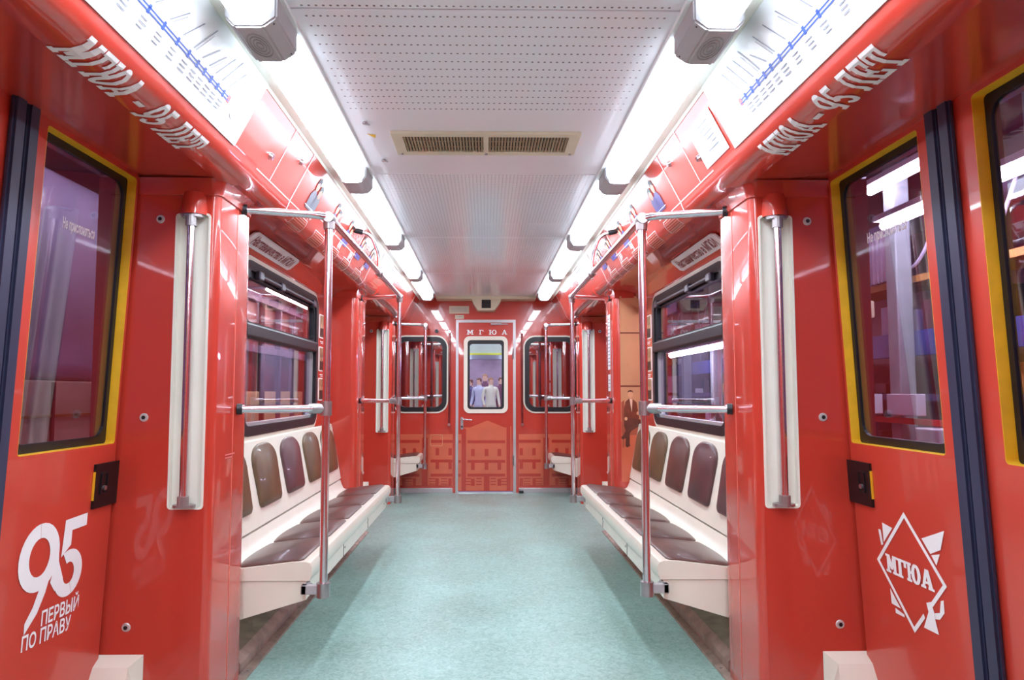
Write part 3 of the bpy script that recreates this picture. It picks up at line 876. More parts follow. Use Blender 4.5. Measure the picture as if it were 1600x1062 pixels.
# ================================================================= BENCHES
def bench(s, y0, y1, n, label, pads, short=False):
    root = empty('bench', (s * 1.0, (y0 + y1) / 2, .2), label, 'bench', 'moulded passenger benches')
    # seat shell
    pr = [(.762, .400), (.752, .425), (.752, .458), (.760, .474), (.778, .480), (.84, .478), (1.06, .452), (1.105, .450), (1.122, .458), (1.138, .490), (1.148, .522), (1.20, .522), (1.20, .400)]
    bm = new(); loft(bm, pr, y0, y1, s, closed=True)
    obj('seat_shell', bm, CREAM, root, smooth=True)
    bm = new(); loft(bm, [(.785, .31), (.785, .397), (.81, .397), (.81, .31)], y0 + .03, y1 - .03, s, closed=True)
    obj('front_fascia', bm, CREAM, root)
    for yy in [y0 + .03 + (y1 - y0 - .06) * k for k in (.33, .66)]:
        if short: continue
        bm = new(); box(bm, *sorted((s * .783, s * .786)), yy - .002, yy + .002, .312, .396); obj('fascia_joint', bm, DARK, root)
    for k in range(2 if short else 4):
        yy = y0 + .12 + (y1 - y0 - .24) * k / (1 if short else 3)
        bm = new(); tube(bm, [(s * .781, yy, .353), (s * .787, yy, .353)], .006, 8); obj('screw', bm, STEEL, root)
    for yy in (y0 + .006, y1 - .022):
        bm = new(); plate(bm, [(.776, .397), (.776, .318), (1.069, .232), (1.20, .19), (1.20, .397)], [], lambda u, v, w_: (s * u, yy + w_, v), 0, .016)
        obj('end_bracket', bm, CREAM, root)
    # backrest shell
    if not short:
        bm = new(); loft(bm, [(1.158, .529), (1.146, .533), (1.226, .955), (1.236, .962), (1.2375, .955), (1.2375, .529)], y0 - .01, y1 + .01, s, closed=True)
        obj('backrest_shell', bm, CREAM, root, smooth=False)
    wd = (y1 - y0) / n
    for k in range(n):
        ya = y0 + wd * k + .017; yb = y0 + wd * (k + 1) - .017
        yc, hw = (ya + yb) / 2, (yb - ya) / 2
        # seat pad, D-shaped, rounded towards the backrest
        out = []
        for i in range(5):
            a = R(180 + 90 * i / 4); out.append((yc - hw + .03 + .03 * math.cos(a), .795 + .03 + .03 * math.sin(a)))
        for i in range(5):
            a = R(270 + 90 * i / 4); out.append((yc + hw - .03 + .03 * math.cos(a), .795 + .03 + .03 * math.sin(a)))
        for i in range(5):
            a = R(90 * i / 4); out.append((yc + hw - .035 + .035 * math.cos(a), 1.047 + .035 * math.sin(a)))
        for i in range(1, 8): out.append((yc + (hw - .035) * (1 - i / 4.0), 1.082 + .016 * math.sin(math.pi * i / 8)))
        for i in range(5):
            a = R(90 + 90 * i / 4); out.append((yc - hw + .035 + .035 * math.cos(a), 1.047 + .035 * math.sin(a)))
        topz = lambda x: .479 - max(0, x - .84) * .118
        bm = new()
        lo = [bm.verts.new((s * x, y, topz(x) - .006)) for y, x in out]
        md = [bm.verts.new((s * x, y, topz(x) + .005)) for y, x in out]
        inn = [(yc + (y - yc) * .95, .93 + (x - .93) * .94) for y, x in out]
        hi = [bm.verts.new((s * x, y, topz(x) + .011)) for y, x in inn]
        for A, B in ((lo, md), (md, hi)):
            for i in range(len(A)):
                j = (i + 1) % len(A); bm.faces.new([A[i], A[j], B[j], B[i]])
        bm.faces.new(hi); bm.faces.new(lo)
        obj('seat_pad', bm, BROWN, root, smooth=True)
        if short: continue
        # back pad with rounded top
        nrm = Vector((-(.955 - .533), 0, (1.226 - 1.146))).normalized()
        tl = math.hypot(1.226 - 1.146, .955 - .533)
        bp_ = lambda y, t, w_: (s * (1.146 + (1.226 - 1.146) * t / tl + nrm.x * w_), y, .533 + (.955 - .533) * t / tl + nrm.z * w_)
        hb = .190
        out = []
        for i in range(13):
            a = math.pi * i / 12
            out.append((yc + hb * (abs(math.cos(a)) ** .8) * (1 if math.cos(a) >= 0 else -1), .315 + .098 * math.sin(a) ** .9))
        for i in range(5):
            a = R(180 + 90 * i / 4); out.append((yc - hb * .93 + .03 + .03 * math.cos(a), .085 + .03 + .03 * math.sin(a)))
        for i in range(5):
            a = R(270 + 90 * i / 4); out.append((yc + hb * .93 - .03 + .03 * math.cos(a), .085 + .03 + .03 * math.sin(a)))
        bm = new()
        lo = [bm.verts.new(bp_(y, t, -.004)) for y, t in out]
        md = [bm.verts.new(bp_(y, t, .010)) for y, t in out]
        hi = [bm.verts.new(bp_(yc + (y - yc) * .94, .25 + (t - .25) * .95, .017)) for y, t in out]
        for A, B in ((lo, md), (md, hi)):
            for i in range(len(A)):
                j = (i + 1) % len(A); bm.faces.new([A[i], A[j], B[j], B[i]])
        bm.faces.new(hi); bm.faces.new(lo)
        obj('back_pad', bm, pads[k], root, smooth=True)
    return root
bench(-1, 2.975, 5.385, 5, 'long cream bench with five brown pads under the left window', [OLIVE, OLIVE, PLUM, OLIVE, OLIVE])
bench(1, 2.975, 5.385, 5, 'long cream bench with five brown pads under the right window', [PLUM, PLUM, BROWN, OLIVE, OLIVE])
bench(-1, 7.775, 8.19, 1, 'short cream single seat in the left corner by the end wall', [], True)
bench(1, 7.775, 8.19, 1, 'short cream single seat in the right corner by the end wall', [], True)
for s in (-1, 1):
    sw = side_word(s)
    fr = empty('floor_rail', (s * 1.1, 4.18, 0), 'worn metal floor duct under the %s long bench' % sw, 'floor rail', 'floor ducts')
    bm = new(); loft(bm, [(1.012, .0005), (1.012, .012), (1.045, .018), (1.045, .0005)], 2.44, 5.92, s, closed=True); obj('floor_lip', bm, RAILM, fr)
    bm = new(); loft(bm, [(1.046, .0005), (1.046, .055), (1.075, .085), (1.20, .10), (1.20, .0005)], 2.965, 5.395, s, closed=True); obj('duct', bm, RAILM, fr)
    for k in range(9):
        bm = new(); y = 2.6 + .4 * k; tube(bm, [(s * 1.026, y, .012), (s * 1.026, y, .0185)], .006, 8); obj('screw', bm, STEEL, fr)

# ================================================================= HANDRAILS
def rails(s, y0, y1, pa, pb, label, end=False):
    """handrail frame round a bench: poles at y0,y1 joined to pillars at pa,pb"""
    X = .697
    root = empty('handrail_frame', (s * X, y0, .34), label, 'handrail', 'chrome handrail frames')
    poles = [y0] if end else [y0, y1]
    for y in poles:
        bm = new(); tube(bm, [(s * X, y, .345), (s * X, y, 1.975)], .0175, 16); obj('pole', bm, CHROME, root, smooth=True)
        bm = new(); tube(bm, [(s * X, y, .338), (s * X, y, .398)], .029, 18)
        ft = obj('foot_clamp', bm, STEEL, root, smooth=True)
        sg = 1 if y == y0 else -1
        bm = new(); box(bm, *sorted((s * (X + .02), s * .79)), *sorted((y - .014, y + .014)), .350, .390, .004)
        box(bm, *sorted((s * .765, s * .79)), *sorted((y - .014, y + sg * .06)), .350, .390, .004)
        obj('foot_bracket', bm, GREYP, ft)
        bm = new(); tube(bm, [(s * X, y - .022, 1.143), (s * X, y + .022, 1.143)], .020, 14); tube(bm, [(s * X, y, 1.112), (s * X, y, 1.174)], .025, 16)
        tube(bm, [(s * X, y, 1.143), (s * (X + .07), y - sg * .018, 1.143)], .023, 14)
        obj('middle_joint', bm, STEEL, root, smooth=True)
        bm = new(); tube(bm, [(s * X, y, 1.935), (s * X, y, 1.97)], [.024, .026], 16); tube(bm, [(s * (X - .002), y - sg * .03, 1.985), (s * (X - .002), y + sg * .03, 1.985)], .024, 14)
        obj('upper_joint', bm, STEEL, root, smooth=True)
    # top rail
    if end: pts = [(s * PILX, pa, 1.987), (s * X, y0, 1.987), (s * X, YE, 1.987)]
    else: pts = [(s * PILX, pa, 1.988), (s * X, y0 - .03, 1.988), (s * X, y1 + .03, 1.988), (s * PILX, pb, 1.988)]
    bm = new(); tube(bm, bend(pts, .075, 8), .0165, 14); obj('top_rail', bm, CHROME, root, smooth=True)
    mids = [(pa, y0)] if end else [(pa, y0), (pb, y1)]
    for p, y in mids:
        bm = new(); tube(bm, [(s * PILX, p, 1.143), (s * X, y, 1.143)], .0165, 14); obj('middle_rail', bm, CHROME, root, smooth=True)
        d = Vector((X - PILX, 0, 0)).normalized()
        for z in (1.143, 1.988):
            bm = new(); tube(bm, [(s * (PILX + .002), p, z), (s * (PILX - .018), p + (y - p) * .05, z)], .023, 14); obj('black_grommet', bm, BLACK, root, smooth=True)
    if not end:
        yc = 4.33
        q = cove(s, yc - .02, .105, 0.0)
        bm = new(); tube(bm, bend([tuple(q), (q.x - s * .10, yc, q.z - .02), (s * X, yc + .02, 2.10), (s * X, yc + .02, 1.99)], .09, 8), .011, 12)
        h_ = obj('ceiling_hanger', bm, CHROME, root, smooth=True)
        bm = new(); d_ = (Vector((q.x - s * .10, yc, q.z - .02)) - q).normalized(); tube(bm, [q, q + d_ * .05], .017, 12); obj('hanger_grommet', bm, BLACK, h_, smooth=True)
        bm = new(); tube(bm, [(s * X, yc - .015, 1.988), (s * X, yc + .055, 1.988)], .023, 14); tube(bm, [(s * X, yc + .02, 1.99), (s * X, yc + .02, 2.03)], .017, 12); obj('hanger_joint', bm, STEEL, h_, smooth=True)
    return root
for s in (-1, 1):
    sw = side_word(s)
    rails(s, 2.955, 5.40, 2.825, 5.535, 'chrome handrail frame with two poles along the %s long bench' % sw)
    rails(s, 7.755, None, 7.625, None, 'chrome handrail with one pole at the %s corner seat by the end wall' % sw, True)

# ================================================================= BENCH WINDOWS
for i, s in enumerate((-1, 1)):
    fn = lambda u, v, w_, s=s: (s * (1.25 + w_), u, v)
    W = empty('window_%d' % (i + 1), (s * 1.25, 4.18, .985), 'black framed window with tilting upper pane above the %s long bench' % side_word(s), 'window', kind='structure')
    bm = new(); plate(bm, rrect(WY0 - .002, WY1 + .002, WZ0 - .002, WZ1 + .002, .11), [rrect(WY0 + .055, WY1 - .055, WZ0 + .05, WZ1 - .05, .07)], fn, -.018, .05)
    obj('window_frame', bm, BLACK, W)
    bm = new(); plate(bm, rrect(WY0 + .05, WY1 - .05, WZ0 + .045, 1.52, .065), [rrect(WY0 + .072, WY1 - .072, WZ0 + .066, 1.505, .05)], fn, .005, .045)
    obj('pane_edging', bm, FRAMEM, W)
    bm = new(); box(bm, *sorted((s * 1.222, s * 1.285)), WY0 + .03, WY1 - .03, 1.500, 1.575, .012)
    obj('crossbar', bm, BLACK, W)
    bm = new(); plate(bm, rrect(WY0 + .055, WY1 - .055, 1.56, WZ1 - .045, .05), [rrect(WY0 + .085, WY1 - .085, 1.585, WZ1 - .085, .04)], fn, -.006, .03)
    hf = obj('upper_pane_frame', bm, BLACK, W)
    bm = new(); tube(bm, [(s * 1.225, WY0 + .2, WZ1 - .065), (s * 1.225, WY1 - .2, WZ1 - .065)], .012, 10); obj('latch_rod', bm, mat('gunmetal', (70, 66, 78), .35, metal=.6), hf, smooth=True)
    for y in (WY0 + .22, 4.02, WY1 - .18):
        bm = new(); box(bm, *sorted((s * 1.21, s * 1.245)), y - .035, y + .035, WZ1 - .09, WZ1 - .04, .008); obj('latch', bm, mat('gunmetal', (70, 66, 78)), hf)
    bm = new(); plate(bm, rect(WY0 + .07, WY1 - .07, 1.575, WZ1 - .07), [], fn, .010, .015); obj('upper_pane', bm, GLASS_SIDE, W)
    bm = new(); plate(bm, rect(WY0 + .06, WY1 - .06, WZ0 + .055, 1.51), [], fn, .024, .029); obj('lower_pane', bm, GLASS_SIDE, W)

# ================================================================= SIGNS AND PRINT
# route maps on the cove above the nearest doors
for s in (-1, 1):
    sw = side_word(s)
    y0, y1 = .75, 2.405
    bm = new()
    cs = [.012, .10, .19, CA[1] - .002]
    fr_ = [[bm.verts.new(cove(s, y, a, .0105)) for a in cs] for y in (y0, y1)]
    bk = [[bm.verts.new(cove(s, y, a, .0065)) for a in cs] for y in (y0, y1)]
    for g in (fr_, bk):
        for i in range(3): bm.faces.new([g[0][i], g[0][i + 1], g[1][i + 1], g[1][i]])
    for i in range(3):
        for j in (0, 1): bm.faces.new([fr_[j][i], fr_[j][i + 1], bk[j][i + 1], bk[j][i]])
    for i in (0, 3): bm.faces.new([fr_[0][i], fr_[1][i], bk[1][i], bk[0][i]])
    mp_ = obj('route_map', bm, PANELW)
    tag(mp_, 'white line map board with blue line over the %s nearest doors' % sw, 'route map', 'line maps over the doors')
    cf_ = lambda u, v, s=s: cove(s, u, v, .0118)
    ym, a_l = (2.21, .165)
    ps = [rect(y0 + .05, 2.22, a_l - .004, a_l + .000), rect(y0 + .05, 2.22, a_l + .006, a_l + .010)]
    st = [.83, .92, 1.00, 1.07, 1.15, 1.24, 1.32, 1.41, 1.50, 1.59, 1.68, 1.76, 1.84, 1.91, 1.97, 2.02, 2.07, 2.12, 2.17]
    for y in st: ps.append(rect(y - .006, y + .006, a_l - .010, a_l + .014))
    decal('map_line', ps, cf_, BLUEPR, mp_)
    decal('map_terminus', [rect(2.205, 2.225, a_l - .01, a_l + .014)], cf_, mat('pink_print', (232, 120, 120), .4), mp_)
    ps = []
    for k, y in enumerate(st):
        L = .055 + .05 * random.random()
        sh = .06
        ps.append([(y + .004, a_l - .022), (y + .009, a_l - .022), (y + .009 + sh, a_l - .022 - L), (y + .004 + sh, a_l - .022 - L)])
        if k % 2: ps.append([(y + .018, a_l - .022), (y + .021, a_l - .022), (y + .021 + sh * .8, a_l - .022 - L * .8), (y + .018 + sh * .8, a_l - .022 - L * .8)])
    for k, y in enumerate(st):
        for j in range(3):
            ps.append(rect(y - .016, y + .012 + .01 * random.random(), a_l + .028 + .013 * j, a_l + .031 + .013 * j))
    decal('map_station_names', ps, cf_, GREYPR, mp_)['kind'] = 'stuff'
    sy = 2.30 if s < 0 else 1.02
    decal('map_seal', [[(sy + .042 * math.cos(R(60 * k + 30)), .185 + .032 * math.sin(R(60 * k + 30))) for k in range(6)]], cf_, mat('pale_grey_seal', (206, 212, 214), .45), mp_)
    # slab lettering along the nose
    t = coves[s]
    a0, a1 = CA[6] + .052, CA[3] + .012
    if s < 0: lf = lambda u, v, s=s: cove(s, u, a0 + (a1 - a0) * v, .008); u0, u1 = 1.555, 2.235
    else: lf = lambda u, v, s=s: cove(s, 3.90 - u, a0 + (a1 - a0) * v, .008); u0, u1 = 3.90 - 2.26, 3.90 - 1.575
    vc = [(a - a0) / (a1 - a0) for a in CA[4:7]]
    slab_decal('nose_lettering', 'МГЮА – 95 ЛЕТ', u0, u1, 0, 1, lf, PRINTW, t, cuts=vc, gap=.12, shear=.12 if s < 0 else 0.0, bold=.035)
    # sloping soffit sign above the bench window
    pa, pb = Vector((s * 1.145, 0, 2.034)), Vector((s * 1.205, 0, 2.006))
    sf = lambda u, v, w_=.003, s=s: Vector((s * (1.232 - .075 * v) - s * .8 * w_, u, 1.968 + .062 * v - .6 * w_))
    ya, yb = 3.36, 4.14
    bm = new()
    out = [(ya + .03, 0), (yb - .03, 0), (yb, .15), (yb, .85), (yb - .03, 1), (ya + .03, 1), (ya, .85), (ya, .15)]
    A = [bm.verts.new(sf(u, v, .010)) for u, v in out]; B = [bm.verts.new(sf(u, v, .001)) for u, v in out]
    bm.faces.new(A); bm.faces.new(B)
    for i in range(8): bm.faces.new([A[i], A[(i + 1) % 8], B[(i + 1) % 8], B[i]])
    sg_ = obj('soffit_sign', bm, PLATE)
    tag(sg_, 'pale rounded sign with dark red lettering above the %s bench window' % sw, 'sign', 'signs above bench windows')
    if s < 0: tf = lambda u, v, s=s: sf(u, v, .0115)
    else: tf = lambda u, v, s=s: sf(ya + yb - u, v, .0115)
    text_decal('sign_lettering', 'Наставничество в МГЮА', ya + .05, yb - .05, .22, .80, tf, DKRED, sg_, weight=.025, shear=.25)
    # white seams with a painted highlight, photo cut-outs and captions printed on the cove over the bench
    def strip(y, a, b, wd=.006): return rect(y - wd / 2, y + wd / 2, a, b)
    ps = [strip(2.82, .0, .27), strip(3.12, .01, CA[5], .009), strip(3.95, .12, CA[5]), strip(4.55, .03, CA[6], .008), strip(5.15, .05, CA[6], .008), strip(7.7, .0, CA[6], .01)]
    ps += [rect(2.66, 3.30, .268, .273), rect(3.3, 4.6, .222, .226)]  # first line paints the highlight along the seam between board and nose
    cv = lambda u, v, s=s: cove(s, u, v, .0022)
    decal('seam_and_glint_lines', ps, cv, PRINTW, t, cuts=CUTS)
    ps = []
    for y in (3.42, 3.78, 4.12, 4.45, 4.9):
        for j in range(5):
            ps.append(rect(y + .016 * j, y + .016 * j + .006, .226, .226 + .03 + .035 * random.random()))
        for j in range(3): ps.append(rect(y, y + .07, .238 + .012 * j, .241 + .012 * j))
    for y in (3.25, 3.62, 4.0, 4.35, 4.75):
        ps += [rect(y, y + .20, .285, .288), rect(y, y + .004, .285, .36), rect(y + .2, y + .204, .285, .36)]
    decal('caption_lines', ps, cv, PRINTW, t, cuts=CUTS)['kind'] = 'stuff'
    ps = []
    for y in (3.25, 3.62, 4.0, 4.35, 4.75):
        for j in range(7): ps.append(rect(y + .012, y + .19, .296 + .012 * j, .300 + .012 * j))
    decal('caption_text_rows', ps, cv, mat('pale_brown_print', (196, 128, 108), .4), t, cuts=CUTS)['kind'] = 'stuff'
    for y in (3.36, 3.80, 4.18, 4.62, 4.98):
        for dy in (0, .07):
            decal('photo_face', [ell(y + dy, .105 + .3 * dy, .026, .034)], lambda u, v, s=s: cove(s, u, v, .0030), SKIN, t)
            decal('photo_clothes', [[(y + dy - .04, .235), (y + dy - .045, .165), (y + dy - .02, .137), (y + dy + .02, .137), (y + dy + .045, .165), (y + dy + .04, .235)]], lambda u, v, s=s: cove(s, u, v, .0026), PURPLE if s > 0 or y > 3.5 else GREYPR, t)
            decal('photo_hair', [[(y + dy - .028, .105 + .3 * dy), (y + dy - .024, .078 + .3 * dy), (y + dy, .066 + .3 * dy), (y + dy + .024, .078 + .3 * dy), (y + dy + .028, .105 + .3 * dy), (y + dy, .088 + .3 * dy)]], lambda u, v, s=s: cove(s, u, v, .0034), DARK, t)
    # round latches on the cove boards
    for y, a in ((2.72, .19), (3.02, .10), (4.72, .20), (5.6, .2)):
        p = cove(s, y, a, 0.0); q = cove(s, y, a, .014)
        bm = new(); tube(bm, [p, q], [.016, .012], 12); l_ = obj('round_latch', bm, CHROME, t, smooth=True)
    # white notice by the far lamp end
    decal('white_notice', [rect(5.35, 6.2, .03, .20)], lambda u, v, s=s: cove(s, u, v, .003), PANELW, t)
    decal('white_notice_rows', [rect(5.42, 6.1, .06 + .022 * k, .066 + .022 * k) for k in range(6)], lambda u, v, s=s: cove(s, u, v, .004), GREYPR, t)
# white notice beside the right map
nt_ = decal('paper_notice', [rect(2.45, 2.70, .075, .25)], lambda u, v: cove(1, u, v, .0035), PANELW, None)
tag(nt_, 'small white paper notice on the right cove beside the line map', 'notice')
decal('notice_rows', [rect(2.50, 2.53 + .1 * random.random(), .10 + .02 * k, .104 + .02 * k) for k in range(6)], lambda u, v: cove(1, u, v, .0045), GREYPR, nt_)

# framed photographs beside the bench windows
for s in (-1, 1):
    sw = side_word(s)
    for k, (z0, z1, d) in enumerate(((1.62, 1.80, 'uppermost'), (1.37, 1.555, 'middle'), (1.15, 1.32, 'lowest'))):
        ph = empty('photo_panel', (s * 1.25, 5.12, z0), '%s small photograph on the wall just past the %s bench window' % (d, sw), 'photograph', 'photographs beside the windows')
        fn = lambda u, v, w_, s=s: (s * (1.25 - w_), u, v)
        bm = new(); plate(bm, rrect(5.035, 5.225, z0, z1, .012), [], fn, .0005, .004); obj('white_border', bm, PRINTW, ph)
        bm = new(); plate(bm, rrect(5.045, 5.215, z0 + .008, z1 - .008, .008), [], fn, .004, .005); obj('photo', bm, PHOTO, ph)
        for y in (5.08, 5.13, 5.18):
            decal('dark_suit', [[(y - .02, z0 + .01), (y - .022, z0 + .075), (y + .022, z0 + .075), (y + .02, z0 + .01)]], lambda u, v, s=s: (s * 1.2445, u, v), DARK, ph)
            decal('face', [ell(y, z0 + .092, .013, .016)], lambda u, v, s=s: (s * 1.2443, u, v), SKIN, ph)
        decal('caption', [rect(5.07, 5.19, z0 - .028, z0 - .022), rect(5.09, 5.17, z0 - .040, z0 - .035)], lambda u, v, s=s: (s * 1.2485, u, v), PRINTW, ph)

# sepia poster of a seated man on the right bench-end pillar face
pf = lambda off: (lambda u, v: (u, 5.4035 - off, v))
po = empty('sepia_poster', (1.15, 5.40, .55), 'sepia poster of a seated man in a suit on the right pillar', 'poster')
decal('paper', [rect(1.085, 1.249, .98, 1.99)], pf(.0), TAN, po)
decal('paper_lower', [rect(1.085, 1.249, .50, .98)], pf(.0), ORANGE, po)
for z in (1.685, 1.255):
    decal('wall_joint', [rect(1.085, 1.249, z, z + .012)], pf(.0008), SEPIA, po)
decal('armchair', [[(1.088, 1.13), (1.112, 1.15), (1.116, 1.00), (1.246, .99), (1.246, .87), (1.236, .87), (1.232, .75), (1.222, .75), (1.218, .87), (1.112, .87), (1.108, .77), (1.098, .77), (1.094, .87), (1.088, .90)]], pf(.0006), mat('sepia_mid', (176, 84, 60), .4), po)
decal('man_suit', [[(1.105, .99), (1.11, 1.08), (1.122, 1.135), (1.15, 1.16), (1.185, 1.155), (1.212, 1.13), (1.225, 1.05), (1.232, 1.00), (1.17, .985)]], pf(.0012), SEPIA, po)
decal('man_legs', [[(1.11, 1.00), (1.17, 1.005), (1.238, .995), (1.244, .955), (1.20, .925), (1.155, .915), (1.152, .80), (1.158, .785), (1.13, .77), (1.118, .785), (1.124, .90), (1.108, .945)],
                   [(1.244, .975), (1.20, .985), (1.135, .93), (1.10, .865), (1.085, .855), (1.09, .835), (1.125, .845), (1.17, .905), (1.24, .945)]], pf(.0014), mat('sepia_trousers', (104, 50, 38), .4, var=.2, scale=20), po)
decal('man_face', [ell(1.163, 1.197, .022, .033)], pf(.0016), mat('sepia_skin', (228, 166, 128), .4), po)
decal('man_shirt', [[(1.155, 1.16), (1.18, 1.155), (1.172, 1.05)]], pf(.0018), mat('sepia_white', (244, 200, 172), .4), po)
decal('man_hair', [[(1.140, 1.205), (1.143, 1.222), (1.163, 1.231), (1.183, 1.222), (1.186, 1.20), (1.179, 1.216), (1.149, 1.216)]], pf(.0018), mat('sepia_dark', (84, 40, 32), .4), po)
decal('man_hands', [ell(1.222, 1.045, .012, .014), ell(1.125, 1.0, .012, .014)], pf(.0018), mat('sepia_skin', (228, 166, 128), .4), po)
# white stickers on the aisle face of the same pillar
for z0, z1, d in ((1.40, 1.86, 'tall narrow white'), (1.22, 1.36, 'short white')):
    st_ = decal('sticker', [rect(5.55, 5.66, z0, z1)], lambda u, v: (PILX - .002, u, v), PANELW, None)
    tag(st_, '%s sticker on the right pillar past the long bench' % d, 'sticker')
    decal('sticker_rows', [rect(5.565, 5.645, z0 + .03 + .03 * k, z0 + .038 + .03 * k) for k in range(int((z1 - z0 - .04) / .03))], lambda u, v: (PILX - .003, u, v), GREYPR, st_)
# tiny caption on the left pillar
decal('pillar_caption', [rect(2.70, 2.80, .962, .967), rect(2.70, 2.77, .950, .955)], lambda u, v: (-(PILX - .002), u, v), mat('pink_print', (232, 120, 120), .4), PIL[(-1, 1)])

# ================================================================= DEPOT OUTSIDE
MAROON = mat('maroon_paint', (96, 42, 56), .5, var=.25, scale=3)
LILAC = mat('lilac_paint', (196, 186, 206), .5, var=.15, scale=2)
VIOLETM = mat('violet_grey_steel', (104, 92, 128), .5, var=.25, scale=5)
CREAMW = mat('cream_paint', (240, 220, 178), .5, var=.08, scale=3)
BLUEM = mat('blue_beam_paint', (58, 74, 150), .5, var=.15)
OCHRE = mat('ochre_paint', (196, 140, 70), .5, var=.2)
CONC = mat('dark_concrete', (70, 58, 74), .8, var=.25, scale=2)
TUBE = emis('depot_tube', (240, 244, 255), 70.0)
TUBE_FILL = emis('depot_fill_tube', (240, 244, 255), 8.0)  # weak fill tube added to brighten the pale block outside the left door
TUBEW = emis('depot_warm_tube', (255, 236, 200), 70.0)
bm = new(); box(bm, -9, -1.55, -4, 16, -1.2, -1.1)
tag(obj('ground_left', bm, CONC), 'dark depot floor outside the left windows', 'depot floor', kind='structure')
bm = new(); box(bm, 1.55, 9, -4, 16, -1.2, -1.1)
tag(obj('ground_right', bm, CONC), 'dark depot floor outside the right windows', 'depot floor', kind='structure')
# left: cream partition with tall doors, maroon wall above
dw = empty('depot_wall', (-3.2, 6, -1.1), 'cream panelled depot wall with maroon upper part outside the left windows', 'wall', kind='structure')
bm = new(); box(bm, -3.30, -3.22, 2, 15, -1.1, 4.2); obj('wall_base', bm, MAROON, dw)
y = 2.2; k = 0
while y < 14.6:
    bm = new(); box(bm, -3.22, -3.17, y, y + .62, -.6, 1.22, .01); pn = obj('cream_panel', bm, CREAMW, dw)
    if k % 2 == 0:
        bm = new(); box(bm, -3.17, -3.155, y + .05, y + .57, .98, 1.0); obj('panel_mark', bm, DARK, pn)
    bm = new(); box(bm, -3.21, -3.12, y + .64, y + .70, -.6, 2.6, .01); obj('upright', bm, VIOLETM if k % 3 else MAROON, dw)
    y += .74; k += 1
for z in (1.75, 2.45):
    bm = new(); box(bm, -3.2, -3.1, 2, 15, z, z + .1); obj('wall_beam', bm, VIOLETM, dw)
pc_ = empty('haze_block', (-2.6, 4.1, -1.1), 'pale lilac block added to imitate the milky reflection on the nearest left door pane', 'stand-in block')  # block added outside to imitate the milky reflection on the door pane
bm = new(); box(bm, -2.75, -2.45, 3.62, 4.50, 1.28, 2.50, .10, 4); obj('haze_panel', bm, LILAC, pc_, smooth=True)
bm = new(); box(bm, -2.73, -2.47, 3.50, 4.52, -1.1, 1.279, .01); obj('cream_base', bm, CREAMW, pc_)
for y in (3.86, 4.25):
    bm = new(); box(bm, -2.472, -2.455, y, y + .02, -1.0, 1.27); obj('base_joint', bm, MAROON, pc_)
bm = new(); box(bm, -2.472, -2.46, 3.5, 4.52, 1.07, 1.085); obj('base_band', bm, OCHRE, pc_)
for k, (x, z) in enumerate(((-2.3, 2.62), (-2.9, 3.25))):
    tr = empty('roof_truss', (x, 6, z), 'perforated lilac roof beam outside the left door, %s of two' % ('lower' if k == 0 else 'upper'), 'roof beam')
    bm = new(); box(bm, x - .04, x + .04, 2.2, 13, z, z + .16); obj('beam', bm, LILAC, tr)
    for j in range(14):
        yy = 2.6 + .55 * j
        bm = new(); box(bm, x - .5, x + .5, yy, yy + .06, z + .2, z + .25); obj('cross_bar', bm, LILAC, tr)
# right: equipment rack
rk = empty('equipment_rack', (3.1, 6, -1.1), 'tall depot rack with blue beam and cables outside the right windows', 'rack')
bm = new(); box(bm, 4.3, 4.4, 2, 15, -1.1, 4.5); obj('back_wall', bm, MAROON, rk)
for j in range(8):
    yy = 3.5 + 1.33 * j
    bm = new(); box(bm, 3.0, 3.12, yy, yy + .13, -1.1, 3.3, .01); obj('post', bm, mat('grey_green_post', (150, 160, 158), .5, var=.15), rk)
bm = new(); box(bm, 3.13, 3.2, 2, 15, 1.48, 1.66); obj('blue_beam', bm, BLUEM, rk)
for z, m_ in ((2.02, OCHRE), (2.5, VIOLETM), (1.15, VIOLETM), (.75, OCHRE), (.35, VIOLETM)):
    bm = new(); box(bm, 3.16, 3.5, 2, 15, z, z + .05); obj('shelf', bm, m_, rk)
for j in range(84):
    yy = 3.0 + .125 * j + .1 * random.random()
    zz = random.choice((2.07, 1.2, .8, .4, 1.66))
    bm = new(); box(bm, 3.2, 3.42, yy, yy + .05 + .12 * random.random(), zz, zz + .06 + .18 * random.random(), .006)
    obj('rack_unit', bm, random.choice((MAROON, VIOLETM, LILAC, OCHRE, DARK, WHITE)), rk)
for j in range(16):
    yy = 3.2 + .7 * j
    bm = new(); tube(bm, bend([(3.17, yy, 2.5), (3.14, yy + .12, 2.2), (3.14, yy + .3, 2.1), (3.17, yy + .45, 2.5)], .12), .012, 8); obj('cable', bm, LILAC, rk, smooth=True)
for j in range(14):
    yy = 4.9 + .055 * j
    bm = new(); box(bm, 3.13, 3.16, yy, yy + .03, 2.08, 2.48); obj('grille_bar', bm, LILAC, rk)
bm = new(); box(bm, 2.84, 2.999, 4.20, 4.44, .66, .98, .01); obj('switch_box', bm, WHITE, rk)
bm = new(); box(bm, 2.95, 2.998, 2, 15, .99, 1.03); obj('red_pipe', bm, mat('red_pipe_paint', (210, 44, 44), .4), rk)
for y in (4.55, 5.05):
    bm = new(); box(bm, 2.93, 2.998, y, y + .34, 1.05, 1.2, .006); obj('white_plate', bm, WHITE, rk)
bm = new(); box(bm, 2.94, 2.998, 5.1, 5.45, 1.78, 1.92, .02); obj('cream_lamp_housing', bm, CREAMW, rk)
